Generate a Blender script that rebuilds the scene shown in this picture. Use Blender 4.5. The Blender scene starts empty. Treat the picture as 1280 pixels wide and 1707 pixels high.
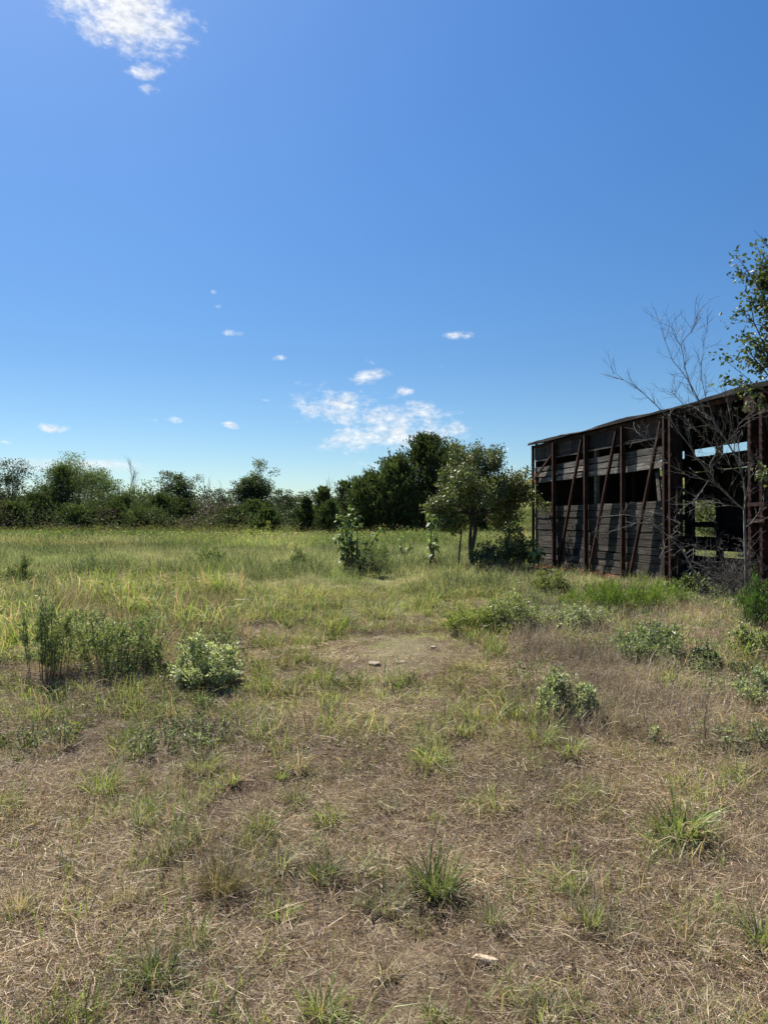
import bpy, math, random
import numpy as np
from mathutils import Vector, Matrix

random.seed(11)
rng = np.random.default_rng(11)
PI = math.pi
R = math.radians

# ------------------------------------------------------------------ camera, sky, sun, exposure
scene = bpy.context.scene
EYE = 1.5
PITCH = R(0.78)
F = 1282.0                      # focal length in photo pixels (1280 x 1707)
cam_d = bpy.data.cameras.new('camera')
cam_d.sensor_fit = 'VERTICAL'
cam_d.sensor_height = 34.6
cam_d.lens = 25.99
cam_d.clip_start = 0.05
cam_d.clip_end = 5000
cam = bpy.data.objects.new('camera', cam_d)
scene.collection.objects.link(cam)
cam.location = (0, 0, EYE)
cam.rotation_euler = (PI / 2 + PITCH, 0, 0)
scene.camera = cam

SUN_AZ = R(-32)                 # measured from +Y, negative = to the left
SUN_EL = R(51)
sun_dir = Vector((math.sin(SUN_AZ) * math.cos(SUN_EL), math.cos(SUN_AZ) * math.cos(SUN_EL), math.sin(SUN_EL)))
sd = bpy.data.lights.new('sun', 'SUN')
sd.energy = 5.0
sd.angle = R(0.53)
sd.color = (1.0, 0.94, 0.83)
sun = bpy.data.objects.new('sun', sd)
scene.collection.objects.link(sun)
sun.rotation_euler = (-sun_dir).to_track_quat('-Z', 'Y').to_euler()

scene.view_settings.view_transform = 'Standard'
scene.view_settings.look = 'None'
scene.view_settings.exposure = 1.08
scene.view_settings.gamma = 1.0
scene.view_settings.use_curve_mapping = False
scene.cycles.max_bounces = 6
scene.cycles.diffuse_bounces = 3
scene.cycles.transparent_max_bounces = 8

world = bpy.data.worlds.new('World')
scene.world = world
world.use_nodes = True
wn, wl = world.node_tree.nodes, world.node_tree.links
wn.clear()

def wmath(op, a, b=None, c=None, clamp=False):
    n = wn.new('ShaderNodeMath'); n.operation = op; n.use_clamp = clamp
    for i, v in enumerate((a, b, c)):
        if v is None: continue
        if isinstance(v, (int, float)): n.inputs[i].default_value = v
        else: wl.new(v, n.inputs[i])
    return n.outputs[0]

def pix_dir(px, py):
    c, s = math.cos(PITCH), math.sin(PITCH)
    x, z = (px - 640) / F, (853.5 - py) / F
    return Vector((x, c - z * s, s + z * c))

sky = wn.new('ShaderNodeTexSky')
sky.sky_type = 'NISHITA'
sky.sun_disc = False
sky.sun_elevation = SUN_EL
sky.sun_rotation = SUN_AZ
sky.altitude = 300
sky.air_density = 1.0
sky.dust_density = 0.35
sky.ozone_density = 3.0
tc = wn.new('ShaderNodeTexCoord')
DIR = tc.outputs['Generated']
sep = wn.new('ShaderNodeSeparateXYZ'); wl.new(DIR, sep.inputs[0])
# clouds: flat layer seen in perspective (real direction space, no camera coordinates)
zz = wmath('MAXIMUM', wmath('ADD', sep.outputs[2], 0.06), 0.02)
comb = wn.new('ShaderNodeCombineXYZ')
wl.new(wmath('DIVIDE', sep.outputs[0], zz), comb.inputs[0])
wl.new(wmath('DIVIDE', sep.outputs[1], zz), comb.inputs[1])
def wnoise(vec, scale, detail, rough=0.6, dist=0.0):
    n = wn.new('ShaderNodeTexNoise')
    n.inputs['Scale'].default_value = scale; n.inputs['Detail'].default_value = detail
    n.inputs['Roughness'].default_value = rough; n.inputs['Distortion'].default_value = dist
    wl.new(vec, n.inputs['Vector']); return n.outputs['Fac']
mp = wn.new('ShaderNodeMapping'); mp.inputs['Scale'].default_value = (1, 1, 1.9)
wl.new(DIR, mp.inputs['Vector'])
n1 = wnoise(mp.outputs[0], 24, 10, 0.66, 0.35)
n2 = wnoise(mp.outputs[0], 90, 5, 0.6, 0.2)
n3 = wnoise(comb.outputs[0], 9, 7, 0.62, 0.4)
CL = [  # px, py, radius x, radius y, tilt deg, strength
    (200, 0, 125, 72, -22, 1.25), (150, 20, 80, 45, -25, 0.9), (285, 38, 45, 30, 10, 0.7), (245, 118, 34, 16, 10, 0.8), (252, 149, 20, 10, 0, 0.8),
    (205, 62, 60, 22, -15, 0.5), (318, 68, 10, 10, 0, 0.5),
    (615, 628, 34, 13, 12, 1.0), (672, 650, 19, 9, 0, 0.9), (655, 660, 12, 6, 0, .7), (630, 652, 12, 6, 0, .6),
    (570, 680, 85, 34, -14, 0.8), (625, 697, 130, 26, -6, 0.85), (700, 688, 50, 18, 0, 0.8), (650, 728, 120, 26, 5, 1.0), (745, 720, 52, 16, 0, 0.8),
    (515, 680, 35, 16, -10, .7), (620, 748, 80, 7, 0, .6), (600, 775, 60, 8, 0, .35),
    (765, 558, 26, 8, 0, 0.85), (87, 714, 28, 8, 0, 0.9), (387, 709, 14, 5, -8, .8), (385, 555, 18, 6, 0, .6), (363, 511, 9, 5, 0, .6),
    (465, 597, 13, 5, 0, .65), (285, 700, 17, 7, 0, .6), (253, 700, 13, 4, 0, .6), (445, 667, 9, 4, 0, .65), (618, 601, 11, 6, -30, .5),
    (695, 578, 8, 4, 0, .4), (735, 613, 8, 4, 0, .4), (355, 487, 6, 4, 0, .4), (322, 492, 5, 6, 0, .35), (765, 686, 10, 5, 0, .4), (30, 690, 8, 3, 0, .4), (10, 737, 12, 4, 0, .5)]
mask = None
for (px, py, rx, ry, tilt, st) in CL:
    c = pix_dir(px, py); L = c.length; c = c / L
    right = Vector((c.y, -c.x, 0)).normalized(); up = right.cross(c).normalized()
    t = R(tilt)
    r2 = right * math.cos(t) + up * math.sin(t); u2 = -right * math.sin(t) + up * math.cos(t)
    r2 = r2 * (F / rx * L); u2 = u2 * (F / ry * L)
    outs = []
    for v in (r2, u2):
        d = wn.new('ShaderNodeVectorMath'); d.operation = 'DOT_PRODUCT'
        wl.new(DIR, d.inputs[0]); d.inputs[1].default_value = v
        outs.append(d.outputs['Value'])
    # mask = st * (1 - (u^2+v^2)), gated to the front by the distance test
    sq = wmath('ADD', wmath('MULTIPLY', outs[0], outs[0]), wmath('MULTIPLY', outs[1], outs[1]))
    dd = wn.new('ShaderNodeVectorMath'); dd.operation = 'DOT_PRODUCT'
    wl.new(DIR, dd.inputs[0]); dd.inputs[1].default_value = c
    g = wmath('GREATER_THAN', dd.outputs['Value'], 0.7)
    m = wmath('MULTIPLY', wmath('MULTIPLY', wmath('SUBTRACT', 1.0, wmath('MULTIPLY', sq, .6), clamp=True), st), g)
    mask = m if mask is None else wmath('MAXIMUM', mask, m)
nn = wmath('ADD', wmath('MULTIPLY', n1, 0.7), wmath('MULTIPLY', n2, 0.3))
dens = wmath('ADD', wmath('MULTIPLY', wmath('SUBTRACT', nn, 0.5), 4.6), wmath('SUBTRACT', wmath('MULTIPLY', mask, 1.4), 0.58))
mr = wn.new('ShaderNodeMapRange'); mr.interpolation_type = 'SMOOTHSTEP'
wl.new(dens, mr.inputs[0]); mr.inputs[1].default_value = -0.2; mr.inputs[2].default_value = 1.35
gate = wmath('GREATER_THAN', mask, 0.02)
cov = wmath('MULTIPLY', wmath('MULTIPLY', mr.outputs[0], gate), 0.93)
# long thin veil low on the left
def band(px, py, rx, ry):
    c = pix_dir(px, py); L = c.length; c = c / L
    right = Vector((c.y, -c.x, 0)).normalized(); up = right.cross(c).normalized()
    o = []
    for v in (right * (F / rx * L), up * (F / ry * L)):
        d = wn.new('ShaderNodeVectorMath'); d.operation = 'DOT_PRODUCT'
        wl.new(DIR, d.inputs[0]); d.inputs[1].default_value = v; o.append(d.outputs['Value'])
    sq = wmath('ADD', wmath('MULTIPLY', o[0], o[0]), wmath('MULTIPLY', o[1], o[1]))
    return wmath('MULTIPLY', wmath('SUBTRACT', 1.0, sq, clamp=True), wmath('GREATER_THAN', sep.outputs[1], 0.2))
veil = wmath('MULTIPLY', wmath('ADD', band(90, 777, 170, 14), band(170, 772, 70, 8)), wmath('MULTIPLY', n3, 0.75))
cov = wmath('MINIMUM', wmath('ADD', cov, veil), 0.95)
hs = wn.new('ShaderNodeHueSaturation'); hs.inputs['Hue'].default_value = 0.503
hs.inputs['Saturation'].default_value = 1.25; hs.inputs['Value'].default_value = 1.0
wl.new(sky.outputs[0], hs.inputs['Color'])
tnt = wn.new('ShaderNodeVectorMath'); tnt.operation = 'MULTIPLY'
wl.new(hs.outputs[0], tnt.inputs[0]); tnt.inputs[1].default_value = (.86, .955, 1.0)
zf = wn.new('ShaderNodeMapRange'); wl.new(sep.outputs[2], zf.inputs[0]); zf.inputs[1].default_value = .2; zf.inputs[2].default_value = .62; zf.inputs[3].default_value = .69; zf.inputs[4].default_value = .95
tn2 = wn.new('ShaderNodeVectorMath'); tn2.operation = 'SCALE'; wl.new(tnt.outputs[0], tn2.inputs[0]); wl.new(zf.outputs[0], tn2.inputs['Scale'])
# the few thin clouds shade themselves a little
shade = wn.new('ShaderNodeMapRange'); wl.new(n2, shade.inputs[0])
shade.inputs[1].default_value = .3; shade.inputs[2].default_value = .7
shade.inputs[3].default_value = 5.0; shade.inputs[4].default_value = 7.4
ccol = wn.new('ShaderNodeCombineXYZ')
for i, k in enumerate((0.97, 0.985, 1.0)):
    wl.new(wmath('MULTIPLY', shade.outputs[0], k), ccol.inputs[i])
mixc = wn.new('ShaderNodeMix'); mixc.data_type = 'RGBA'
wl.new(cov, mixc.inputs['Factor']); wl.new(tn2.outputs[0], mixc.inputs['A']); wl.new(ccol.outputs[0], mixc.inputs['B'])
bg = wn.new('ShaderNodeBackground'); bg.inputs['Strength'].default_value = 0.0735
wl.new(mixc.outputs['Result'], bg.inputs['Color'])
wo = wn.new('ShaderNodeOutputWorld'); wl.new(bg.outputs[0], wo.inputs['Surface'])

# ------------------------------------------------------------------ terrain function and placement helpers
def smooth(e0, e1, x):
    t = np.clip((np.asarray(x, float) - e0) / (e1 - e0), 0, 1)
    return t * t * (3 - 2 * t)

def _hash(ix, iy, seed):
    h = (ix.astype(np.int64) * 374761393 + iy.astype(np.int64) * 668265263 + seed * 982451653) & 0xffffffff
    h = ((h ^ (h >> 13)) * 1274126177) & 0xffffffff
    return ((h ^ (h >> 16)) & 0xffff) / 65535.0

def vnoise(x, y, s, seed=0):
    x = np.asarray(x, float) / s; y = np.asarray(y, float) / s
    ix = np.floor(x); iy = np.floor(y); fx = x - ix; fy = y - iy
    fx = fx * fx * (3 - 2 * fx); fy = fy * fy * (3 - 2 * fy)
    a = _hash(ix, iy, seed); b = _hash(ix + 1, iy, seed); c = _hash(ix, iy + 1, seed); d = _hash(ix + 1, iy + 1, seed)
    return (a * (1 - fx) + b * fx) * (1 - fy) + (c * (1 - fx) + d * fx) * fy

def terrain(x, y):
    x = np.asarray(x, float); y = np.asarray(y, float)
    z = 0.45 * smooth(2.5, 10.5, y) - 0.32 * smooth(22, 60, y)
    z = z + 7.4 * smooth(5, 22, x) * smooth(38, 105, y)
    z = z + 0.9 * smooth(14, 60, x) * smooth(6, 30, y)
    near = 1 - smooth(25, 60, y)
    z = z + (vnoise(x, y, 1.7, 3) - .5) * 0.09 + (vnoise(x, y, .55, 4) - .5) * 0.045
    z = z + near * ((vnoise(x, y, .19, 5) - .5) * 0.042 + (vnoise(x, y, .075, 6) - .5) * 0.034)
    z = z + (1 - near) * (vnoise(x, y, 14, 8) - .5) * 0.22
    return z

def P(px, py, dist):
    d = pix_dir(px, py); return Vector((0, 0, EYE)) + d * (dist / d.y)

def ground_at(px, py):
    d = pix_dir(px, py); t = 1.5
    while t < 900:
        p = d * t
        if EYE + p.z <= float(terrain(p.x, p.y)): break
        t *= 1.004
    return Vector((d.x * t, d.y * t, float(terrain(d.x * t, d.y * t))))

def gz(x, y): return float(terrain(x, y))

# ------------------------------------------------------------------ object helpers
GROUPS = {'cedar_tree': 'cedars round the meadow', 'broadleaf_tree': 'broadleaf trees of the tree line', 'russet_bush': 'russet brush along the tree line', 'bare_tree': 'bare trees in the tree line', 'ragweed_shrub': 'leafy weeds standing in the field', 'broomweed_shrub': 'bright feathery weeds by the boxcar', 'nettle_bush': 'small bushy weeds', 'sunflower_plant': 'wild sunflowers', 'grass_tuft': 'grass tufts in the field', 'stone': 'small stones', 'bramble': 'dead brambles by the boxcar', 'dogwood_bush': 'dark bushes beside the young tree', 'leafy_bush': 'bushes behind the boxcar'}
def new_obj(name, data, parent=None, label=None, cat=None, group=None, kind=None):
    o = bpy.data.objects.new(name, data)
    if cat and not group: group = GROUPS.get(name)
    scene.collection.objects.link(o)
    if parent is not None: o.parent = parent
    if label: o['label'] = label
    if cat: o['category'] = cat
    if group: o['group'] = group
    if kind: o['kind'] = kind
    return o

def empty(name, loc, label, cat, group=None, rz=0):
    o = new_obj(name, None, None, label, cat, group)
    o.location = loc; o.rotation_euler = (0, 0, rz); o.empty_display_size = 0.2
    return o

class MB:
    """collects quads with a colour per vertex and builds ONE mesh"""
    def __init__(s): s.V = []; s.Q = []; s.C = []; s.n = 0
    def add(s, V, Q, C):
        V = np.asarray(V, float).reshape(-1, 3); Q = np.asarray(Q, np.int64).reshape(-1, 4)
        C = np.asarray(C, float)
        if C.ndim == 1: C = np.tile(C, (len(V), 1))
        s.V.append(V); s.Q.append(Q + s.n); s.C.append(C); s.n += len(V)
    def mesh(s, name, mat, smooth_=False):
        V = np.concatenate(s.V); Q = np.concatenate(s.Q); C = np.concatenate(s.C)
        me = bpy.data.meshes.new(name)
        me.vertices.add(len(V)); me.vertices.foreach_set('co', V.astype(np.float32).ravel())
        me.loops.add(Q.size); me.loops.foreach_set('vertex_index', Q.astype(np.int32).ravel())
        me.polygons.add(len(Q)); me.polygons.foreach_set('loop_start', np.arange(0, Q.size, 4, dtype=np.int32))
        try: me.polygons.foreach_set('loop_total', np.full(len(Q), 4, np.int32))
        except Exception: pass
        me.update(calc_edges=True)
        ca = me.color_attributes.new('Col', 'FLOAT_COLOR', 'POINT')
        ca.data.foreach_set('color', np.hstack([C, np.ones((len(C), 1))]).astype(np.float32).ravel())
        me.polygons.foreach_set('use_smooth', np.full(len(Q), bool(smooth_)))
        me.materials.append(mat)
        return me
    def obj(s, name, mat, parent=None, smooth_=False, **k):
        return new_obj(name, s.mesh(name, mat, smooth_), parent, **k)

def blades(mb, root, az, lean, bend, length, width, col, col_tip=None, segs=3, curl=None, flat=None):
    """curved tapered strips. root (n,3), az,lean,bend,length,width (n,), col (n,3)"""
    n = len(root)
    if curl is None: curl = np.zeros(n)
    if col_tip is None: col_tip = col
    p = root.copy(); th = lean.copy(); a = az.copy()
    step = length / segs
    V = np.zeros((n, segs + 1, 2, 3)); C = np.zeros((n, segs + 1, 2, 3))
    for k in range(segs + 1):
        f = k / segs
        w = width * (1 - f) ** 0.6 * 0.5 if k else width * 0.4
        if k == segs: w = width * 0.06
        side = np.stack([-np.sin(a), np.cos(a), np.zeros(n)], 1)
        if flat is not None:
            side = side * np.cos(flat)[:, None] + np.stack([np.zeros(n), np.zeros(n), np.sin(flat)], 1)
        V[:, k, 0] = p - side * np.reshape(w, (-1, 1)); V[:, k, 1] = p + side * np.reshape(w, (-1, 1))
        cc = col * (1 - f) + col_tip * f
        C[:, k, 0] = cc; C[:, k, 1] = cc
        d = np.stack([np.sin(th) * np.cos(a), np.sin(th) * np.sin(a), np.cos(th)], 1)
        p = p + d * step[:, None]
        th = th + bend / segs; a = a + curl / segs
    base = (np.arange(n) * (segs + 1) * 2)[:, None]
    Q = np.concatenate([base + np.array([[2 * k, 2 * k + 1, 2 * k + 3, 2 * k + 2]]) for k in range(segs)], 0)
    mb.add(V.reshape(-1, 3), Q, C.reshape(-1, 3))

def leaves(mb, pos, size, col, updir=None, aspect=0.5, droop=0.0, jitter=1.0):
    """small pointed leaves (folded rhombs); updir (n,3) preferred growth direction"""
    n = len(pos)
    d = rng.normal(size=(n, 3)) * jitter
    if updir is not None: d = d + updir
    d[:, 2] -= droop
    d /= np.linalg.norm(d, axis=1)[:, None] + 1e-9
    r = rng.normal(size=(n, 3)); s = np.cross(d, r); s /= np.linalg.norm(s, axis=1)[:, None] + 1e-9
    nrm = np.cross(s, d)
    L = np.asarray(size)[:, None]
    b = pos; t = pos + d * L
    m = pos + d * L * 0.45 + nrm * L * 0.08
    V = np.stack([b, m + s * L * aspect * .5, t, m - s * L * aspect * .5], 1)
    Q = (np.arange(n) * 4)[:, None] + np.array([[0, 1, 2, 3]])
    mb.add(V.reshape(-1, 3), Q, np.repeat(col, 4, axis=0))

def tube(mb, path, radii, col, sides=5):
    path = np.asarray([tuple(p) for p in path], float); n = len(path)
    if n < 2: return
    tan = np.gradient(path, axis=0); tan /= np.linalg.norm(tan, axis=1)[:, None] + 1e-9
    ref = np.array([0.31, 0.2, 0.93]) if abs(tan[0][2]) < .9 else np.array([1.0, 0.1, 0])
    a = np.cross(tan, ref); a /= np.linalg.norm(a, axis=1)[:, None] + 1e-9
    b = np.cross(tan, a)
    ang = np.linspace(0, 2 * PI, sides, endpoint=False)
    rr = np.asarray(radii, float)[:, None, None]
    V = path[:, None] + rr * (np.cos(ang)[None, :, None] * a[:, None] + np.sin(ang)[None, :, None] * b[:, None])
    i = np.arange(sides); j = (i + 1) % sides
    Q = np.concatenate([np.stack([k * sides + i, k * sides + j, (k + 1) * sides + j, (k + 1) * sides + i], 1) for k in range(n - 1)])
    mb.add(V.reshape(-1, 3), Q, col)

def colvar(base, n, amt=0.25, hue=0.12):
    base = np.asarray(base, float)
    v = 1 + rng.normal(size=(n, 1)) * amt * .6
    h = 1 + rng.normal(size=(n, 3)) * hue * .5
    return np.clip(base * np.clip(v, .3, 2) * h, 0.005, .75)

def mixcol(cols, weights, n, amt=.2, hue=.08):
    k = rng.choice(len(cols), size=n, p=np.array(weights) / sum(weights))
    return colvar(np.array(cols)[k], n, amt, hue)

# ------------------------------------------------------------------ materials
def mat_new(name):
    m = bpy.data.materials.new(name); m.use_nodes = True
    nt = m.node_tree; nt.nodes.clear()
    return m, nt.nodes, nt.links

def N(nodes, typ, **kw):
    n = nodes.new(typ)
    for k, v in kw.items(): setattr(n, k, v)
    return n

def leaf_material(name, transl=0.4, gloss=0.06, rough=0.4, patch=0.25, patch_scale=0.6, tint=(1, 1, 1)):
    m, ns, ls = mat_new(name)
    at = N(ns, 'ShaderNodeAttribute', attribute_name='Col')
    oi = N(ns, 'ShaderNodeObjectInfo')
    geo = N(ns, 'ShaderNodeNewGeometry')
    no = N(ns, 'ShaderNodeTexNoise'); no.inputs['Scale'].default_value = patch_scale; no.inputs['Detail'].default_value = 3
    ls.new(geo.outputs['Position'], no.inputs['Vector'])
    r1 = N(ns, 'ShaderNodeMapRange'); ls.new(no.outputs['Fac'], r1.inputs[0])
    r1.inputs[1].default_value = .3; r1.inputs[2].default_value = .7
    r1.inputs[3].default_value = 1 - patch; r1.inputs[4].default_value = 1 + patch
    r2 = N(ns, 'ShaderNodeMapRange'); ls.new(oi.outputs['Random'], r2.inputs[0])
    r2.inputs[3].default_value = .8; r2.inputs[4].default_value = 1.2
    mu = N(ns, 'ShaderNodeMath', operation='MULTIPLY'); ls.new(r1.outputs[0], mu.inputs[0]); ls.new(r2.outputs[0], mu.inputs[1])
    vm = N(ns, 'ShaderNodeVectorMath', operation='SCALE'); ls.new(at.outputs['Color'], vm.inputs[0]); ls.new(mu.outputs[0], vm.inputs['Scale'])
    v2 = N(ns, 'ShaderNodeVectorMath', operation='MULTIPLY'); ls.new(vm.outputs[0], v2.inputs[0]); v2.inputs[1].default_value = tint
    df = N(ns, 'ShaderNodeBsdfDiffuse'); ls.new(v2.outputs[0], df.inputs[0])
    tr = N(ns, 'ShaderNodeBsdfTranslucent')
    v3 = N(ns, 'ShaderNodeVectorMath', operation='MULTIPLY'); ls.new(v2.outputs[0], v3.inputs[0]); v3.inputs[1].default_value = (1.15, 1.2, .8)
    ls.new(v3.outputs[0], tr.inputs[0])
    mx = N(ns, 'ShaderNodeMixShader'); mx.inputs[0].default_value = transl
    ls.new(df.outputs[0], mx.inputs[1]); ls.new(tr.outputs[0], mx.inputs[2])
    gl = N(ns, 'ShaderNodeBsdfGlossy'); gl.inputs['Roughness'].default_value = rough; gl.inputs['Color'].default_value = (1, 1, 1, 1)
    mg = N(ns, 'ShaderNodeMixShader'); mg.inputs[0].default_value = gloss
    ls.new(mx.outputs[0], mg.inputs[1]); ls.new(gl.outputs[0], mg.inputs[2])
    out = N(ns, 'ShaderNodeOutputMaterial'); ls.new(mg.outputs[0], out.inputs[0])
    return m

M_GRASS = leaf_material('grass_blades', .45, .025, .5, .36, .33)
M_STRAW = leaf_material('dry_straw', .25, .03, .5, .42, .9)
M_LEAF = leaf_material('tree_leaves', .42, .03, .45, .2, .35)
M_GLOSSLEAF = leaf_material('glossy_leaves', .3, .045, .42, .15, .8)
M_CEDAR = leaf_material('cedar_foliage', .32, .015, .6, .3, .5, (1.25, 1.25, 1.2))

def bark_material(name, c1, c2, scale=14):
    m, ns, ls = mat_new(name)
    tcn = N(ns, 'ShaderNodeTexCoord'); mp_ = N(ns, 'ShaderNodeMapping'); mp_.inputs['Scale'].default_value = (1, 1, .25)
    ls.new(tcn.outputs['Object'], mp_.inputs[0])
    no = N(ns, 'ShaderNodeTexNoise'); no.inputs['Scale'].default_value = scale; no.inputs['Detail'].default_value = 6
    ls.new(mp_.outputs[0], no.inputs['Vector'])
    cr = N(ns, 'ShaderNodeValToRGB'); ls.new(no.outputs['Fac'], cr.inputs[0])
    cr.color_ramp.elements[0].position = .35; cr.color_ramp.elements[0].color = (*c1, 1)
    cr.color_ramp.elements[1].position = .68; cr.color_ramp.elements[1].color = (*c2, 1)
    b = N(ns, 'ShaderNodeBsdfPrincipled'); ls.new(cr.outputs[0], b.inputs['Base Color']); b.inputs['Roughness'].default_value = .85
    bu = N(ns, 'ShaderNodeBump'); bu.inputs['Strength'].default_value = .6; bu.inputs['Distance'].default_value = .02
    ls.new(no.outputs['Fac'], bu.inputs['Height']); ls.new(bu.outputs[0], b.inputs['Normal'])
    out = N(ns, 'ShaderNodeOutputMaterial'); ls.new(b.outputs[0], out.inputs[0])
    return m

M_BARK = bark_material('dark_bark', (.035, .028, .022), (.09, .075, .06))
M_DEAD = bark_material('dead_grey_wood', (.075, .066, .058), (.27, .245, .22), 30)
M_DEADDARK = bark_material('dark_dead_twigs', (.05, .042, .038), (.17, .15, .135), 30)

def wood_material(name, c1, c2, c3, sc=1.0):
    m, ns, ls = mat_new(name)
    tcn = N(ns, 'ShaderNodeTexCoord'); oi = N(ns, 'ShaderNodeObjectInfo')
    off = N(ns, 'ShaderNodeVectorMath', operation='SCALE'); off.inputs[0].default_value = (13.7, 7.3, 5.1); ls.new(oi.outputs['Random'], off.inputs['Scale'])
    ad = N(ns, 'ShaderNodeVectorMath', operation='ADD'); ls.new(tcn.outputs['Object'], ad.inputs[0]); ls.new(off.outputs[0], ad.inputs[1])
    mp_ = N(ns, 'ShaderNodeMapping'); mp_.inputs['Scale'].default_value = (1.6 * sc, 22 * sc, 34 * sc); ls.new(ad.outputs[0], mp_.inputs[0])
    no = N(ns, 'ShaderNodeTexNoise'); no.inputs['Scale'].default_value = 1.4; no.inputs['Detail'].default_value = 8; no.inputs['Roughness'].default_value = .7
    no.inputs['Distortion'].default_value = .5
    ls.new(mp_.outputs[0], no.inputs['Vector'])
    n2_ = N(ns, 'ShaderNodeTexNoise'); n2_.inputs['Scale'].default_value = 1.7; n2_.inputs['Detail'].default_value = 4; ls.new(ad.outputs[0], n2_.inputs['Vector'])
    cr = N(ns, 'ShaderNodeValToRGB'); ls.new(no.outputs['Fac'], cr.inputs[0])
    e = cr.color_ramp.elements
    e[0].position = .34; e[0].color = (*c1, 1); e[1].position = .52; e[1].color = (*c2, 1)
    e3 = e.new(.7); e3.color = (*c3, 1)
    rr = N(ns, 'ShaderNodeMapRange'); ls.new(n2_.outputs['Fac'], rr.inputs[0]); rr.inputs[1].default_value = .3; rr.inputs[2].default_value = .7
    rr.inputs[3].default_value = .4; rr.inputs[4].default_value = 1.5
    r3 = N(ns, 'ShaderNodeMapRange'); ls.new(oi.outputs['Random'], r3.inputs[0]); r3.inputs[3].default_value = .42; r3.inputs[4].default_value = 1.35
    mu = N(ns, 'ShaderNodeMath', operation='MULTIPLY'); ls.new(rr.outputs[0], mu.inputs[0]); ls.new(r3.outputs[0], mu.inputs[1])
    sc_ = N(ns, 'ShaderNodeVectorMath', operation='SCALE'); ls.new(cr.outputs[0], sc_.inputs[0]); ls.new(mu.outputs[0], sc_.inputs['Scale'])
    b = N(ns, 'ShaderNodeBsdfPrincipled'); ls.new(sc_.outputs[0], b.inputs['Base Color']); b.inputs['Roughness'].default_value = .8
    b.inputs['Specular IOR Level'].default_value = .3
    bu = N(ns, 'ShaderNodeBump'); bu.inputs['Strength'].default_value = .9; bu.inputs['Distance'].default_value = .012
    ls.new(no.outputs['Fac'], bu.inputs['Height']); ls.new(bu.outputs[0], b.inputs['Normal'])
    out = N(ns, 'ShaderNodeOutputMaterial'); ls.new(b.outputs[0], out.inputs[0])
    return m

M_PLANK = wood_material('weathered_plank', (.008, .0065, .0055), (.050, .041, .034), (.175, .15, .127))
M_PLANKLIGHT = wood_material('silvered_plank', (.022, .019, .016), (.14, .125, .11), (.38, .35, .31))
M_PLANKSHADE = wood_material('shade_toned_inner_plank', (.010, .008, .007), (.025, .020, .017), (.05, .04, .034))  # interior shade put into the wood colour, darker than the outer planks
M_FASCIA = wood_material('rusty_fascia_sheet', (.012, .008, .006), (.032, .017, .011), (.075, .038, .022), .5)

def rust_material(name, c1, c2, c3):
    m, ns, ls = mat_new(name)
    tcn = N(ns, 'ShaderNodeTexCoord')
    no = N(ns, 'ShaderNodeTexNoise'); no.inputs['Scale'].default_value = 7; no.inputs['Detail'].default_value = 9; no.inputs['Roughness'].default_value = .68
    ls.new(tcn.outputs['Object'], no.inputs['Vector'])
    cr = N(ns, 'ShaderNodeValToRGB'); ls.new(no.outputs['Fac'], cr.inputs[0])
    e = cr.color_ramp.elements
    e[0].position = .36; e[0].color = (*c1, 1); e[1].position = .52; e[1].color = (*c2, 1); e3 = e.new(.68); e3.color = (*c3, 1)
    b = N(ns, 'ShaderNodeBsdfPrincipled'); ls.new(cr.outputs[0], b.inputs['Base Color']); b.inputs['Roughness'].default_value = .8; b.inputs['Specular IOR Level'].default_value = .15
    bu = N(ns, 'ShaderNodeBump'); bu.inputs['Strength'].default_value = .5; bu.inputs['Distance'].default_value = .006
    ls.new(no.outputs['Fac'], bu.inputs['Height']); ls.new(bu.outputs[0], b.inputs['Normal'])
    out = N(ns, 'ShaderNodeOutputMaterial'); ls.new(b.outputs[0], out.inputs[0])
    return m

M_RUST = rust_material('rusted_steel', (.016, .009, .008), (.040, .020, .016), (.085, .042, .032))
M_RUSTRED = rust_material('red_oxide_steel', (.10, .03, .02), (.24, .075, .045), (.33, .13, .08))
M_ROOF = rust_material('tar_roofing', (.009, .009, .009), (.02, .018, .017), (.05, .046, .042))
M_STONE = rust_material('sandstone', (.36, .27, .19), (.50, .39, .28), (.60, .49, .37))
M_PALESTONE = rust_material('pale_limestone', (.20, .17, .12), (.32, .27, .20), (.44, .38, .29))

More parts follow.
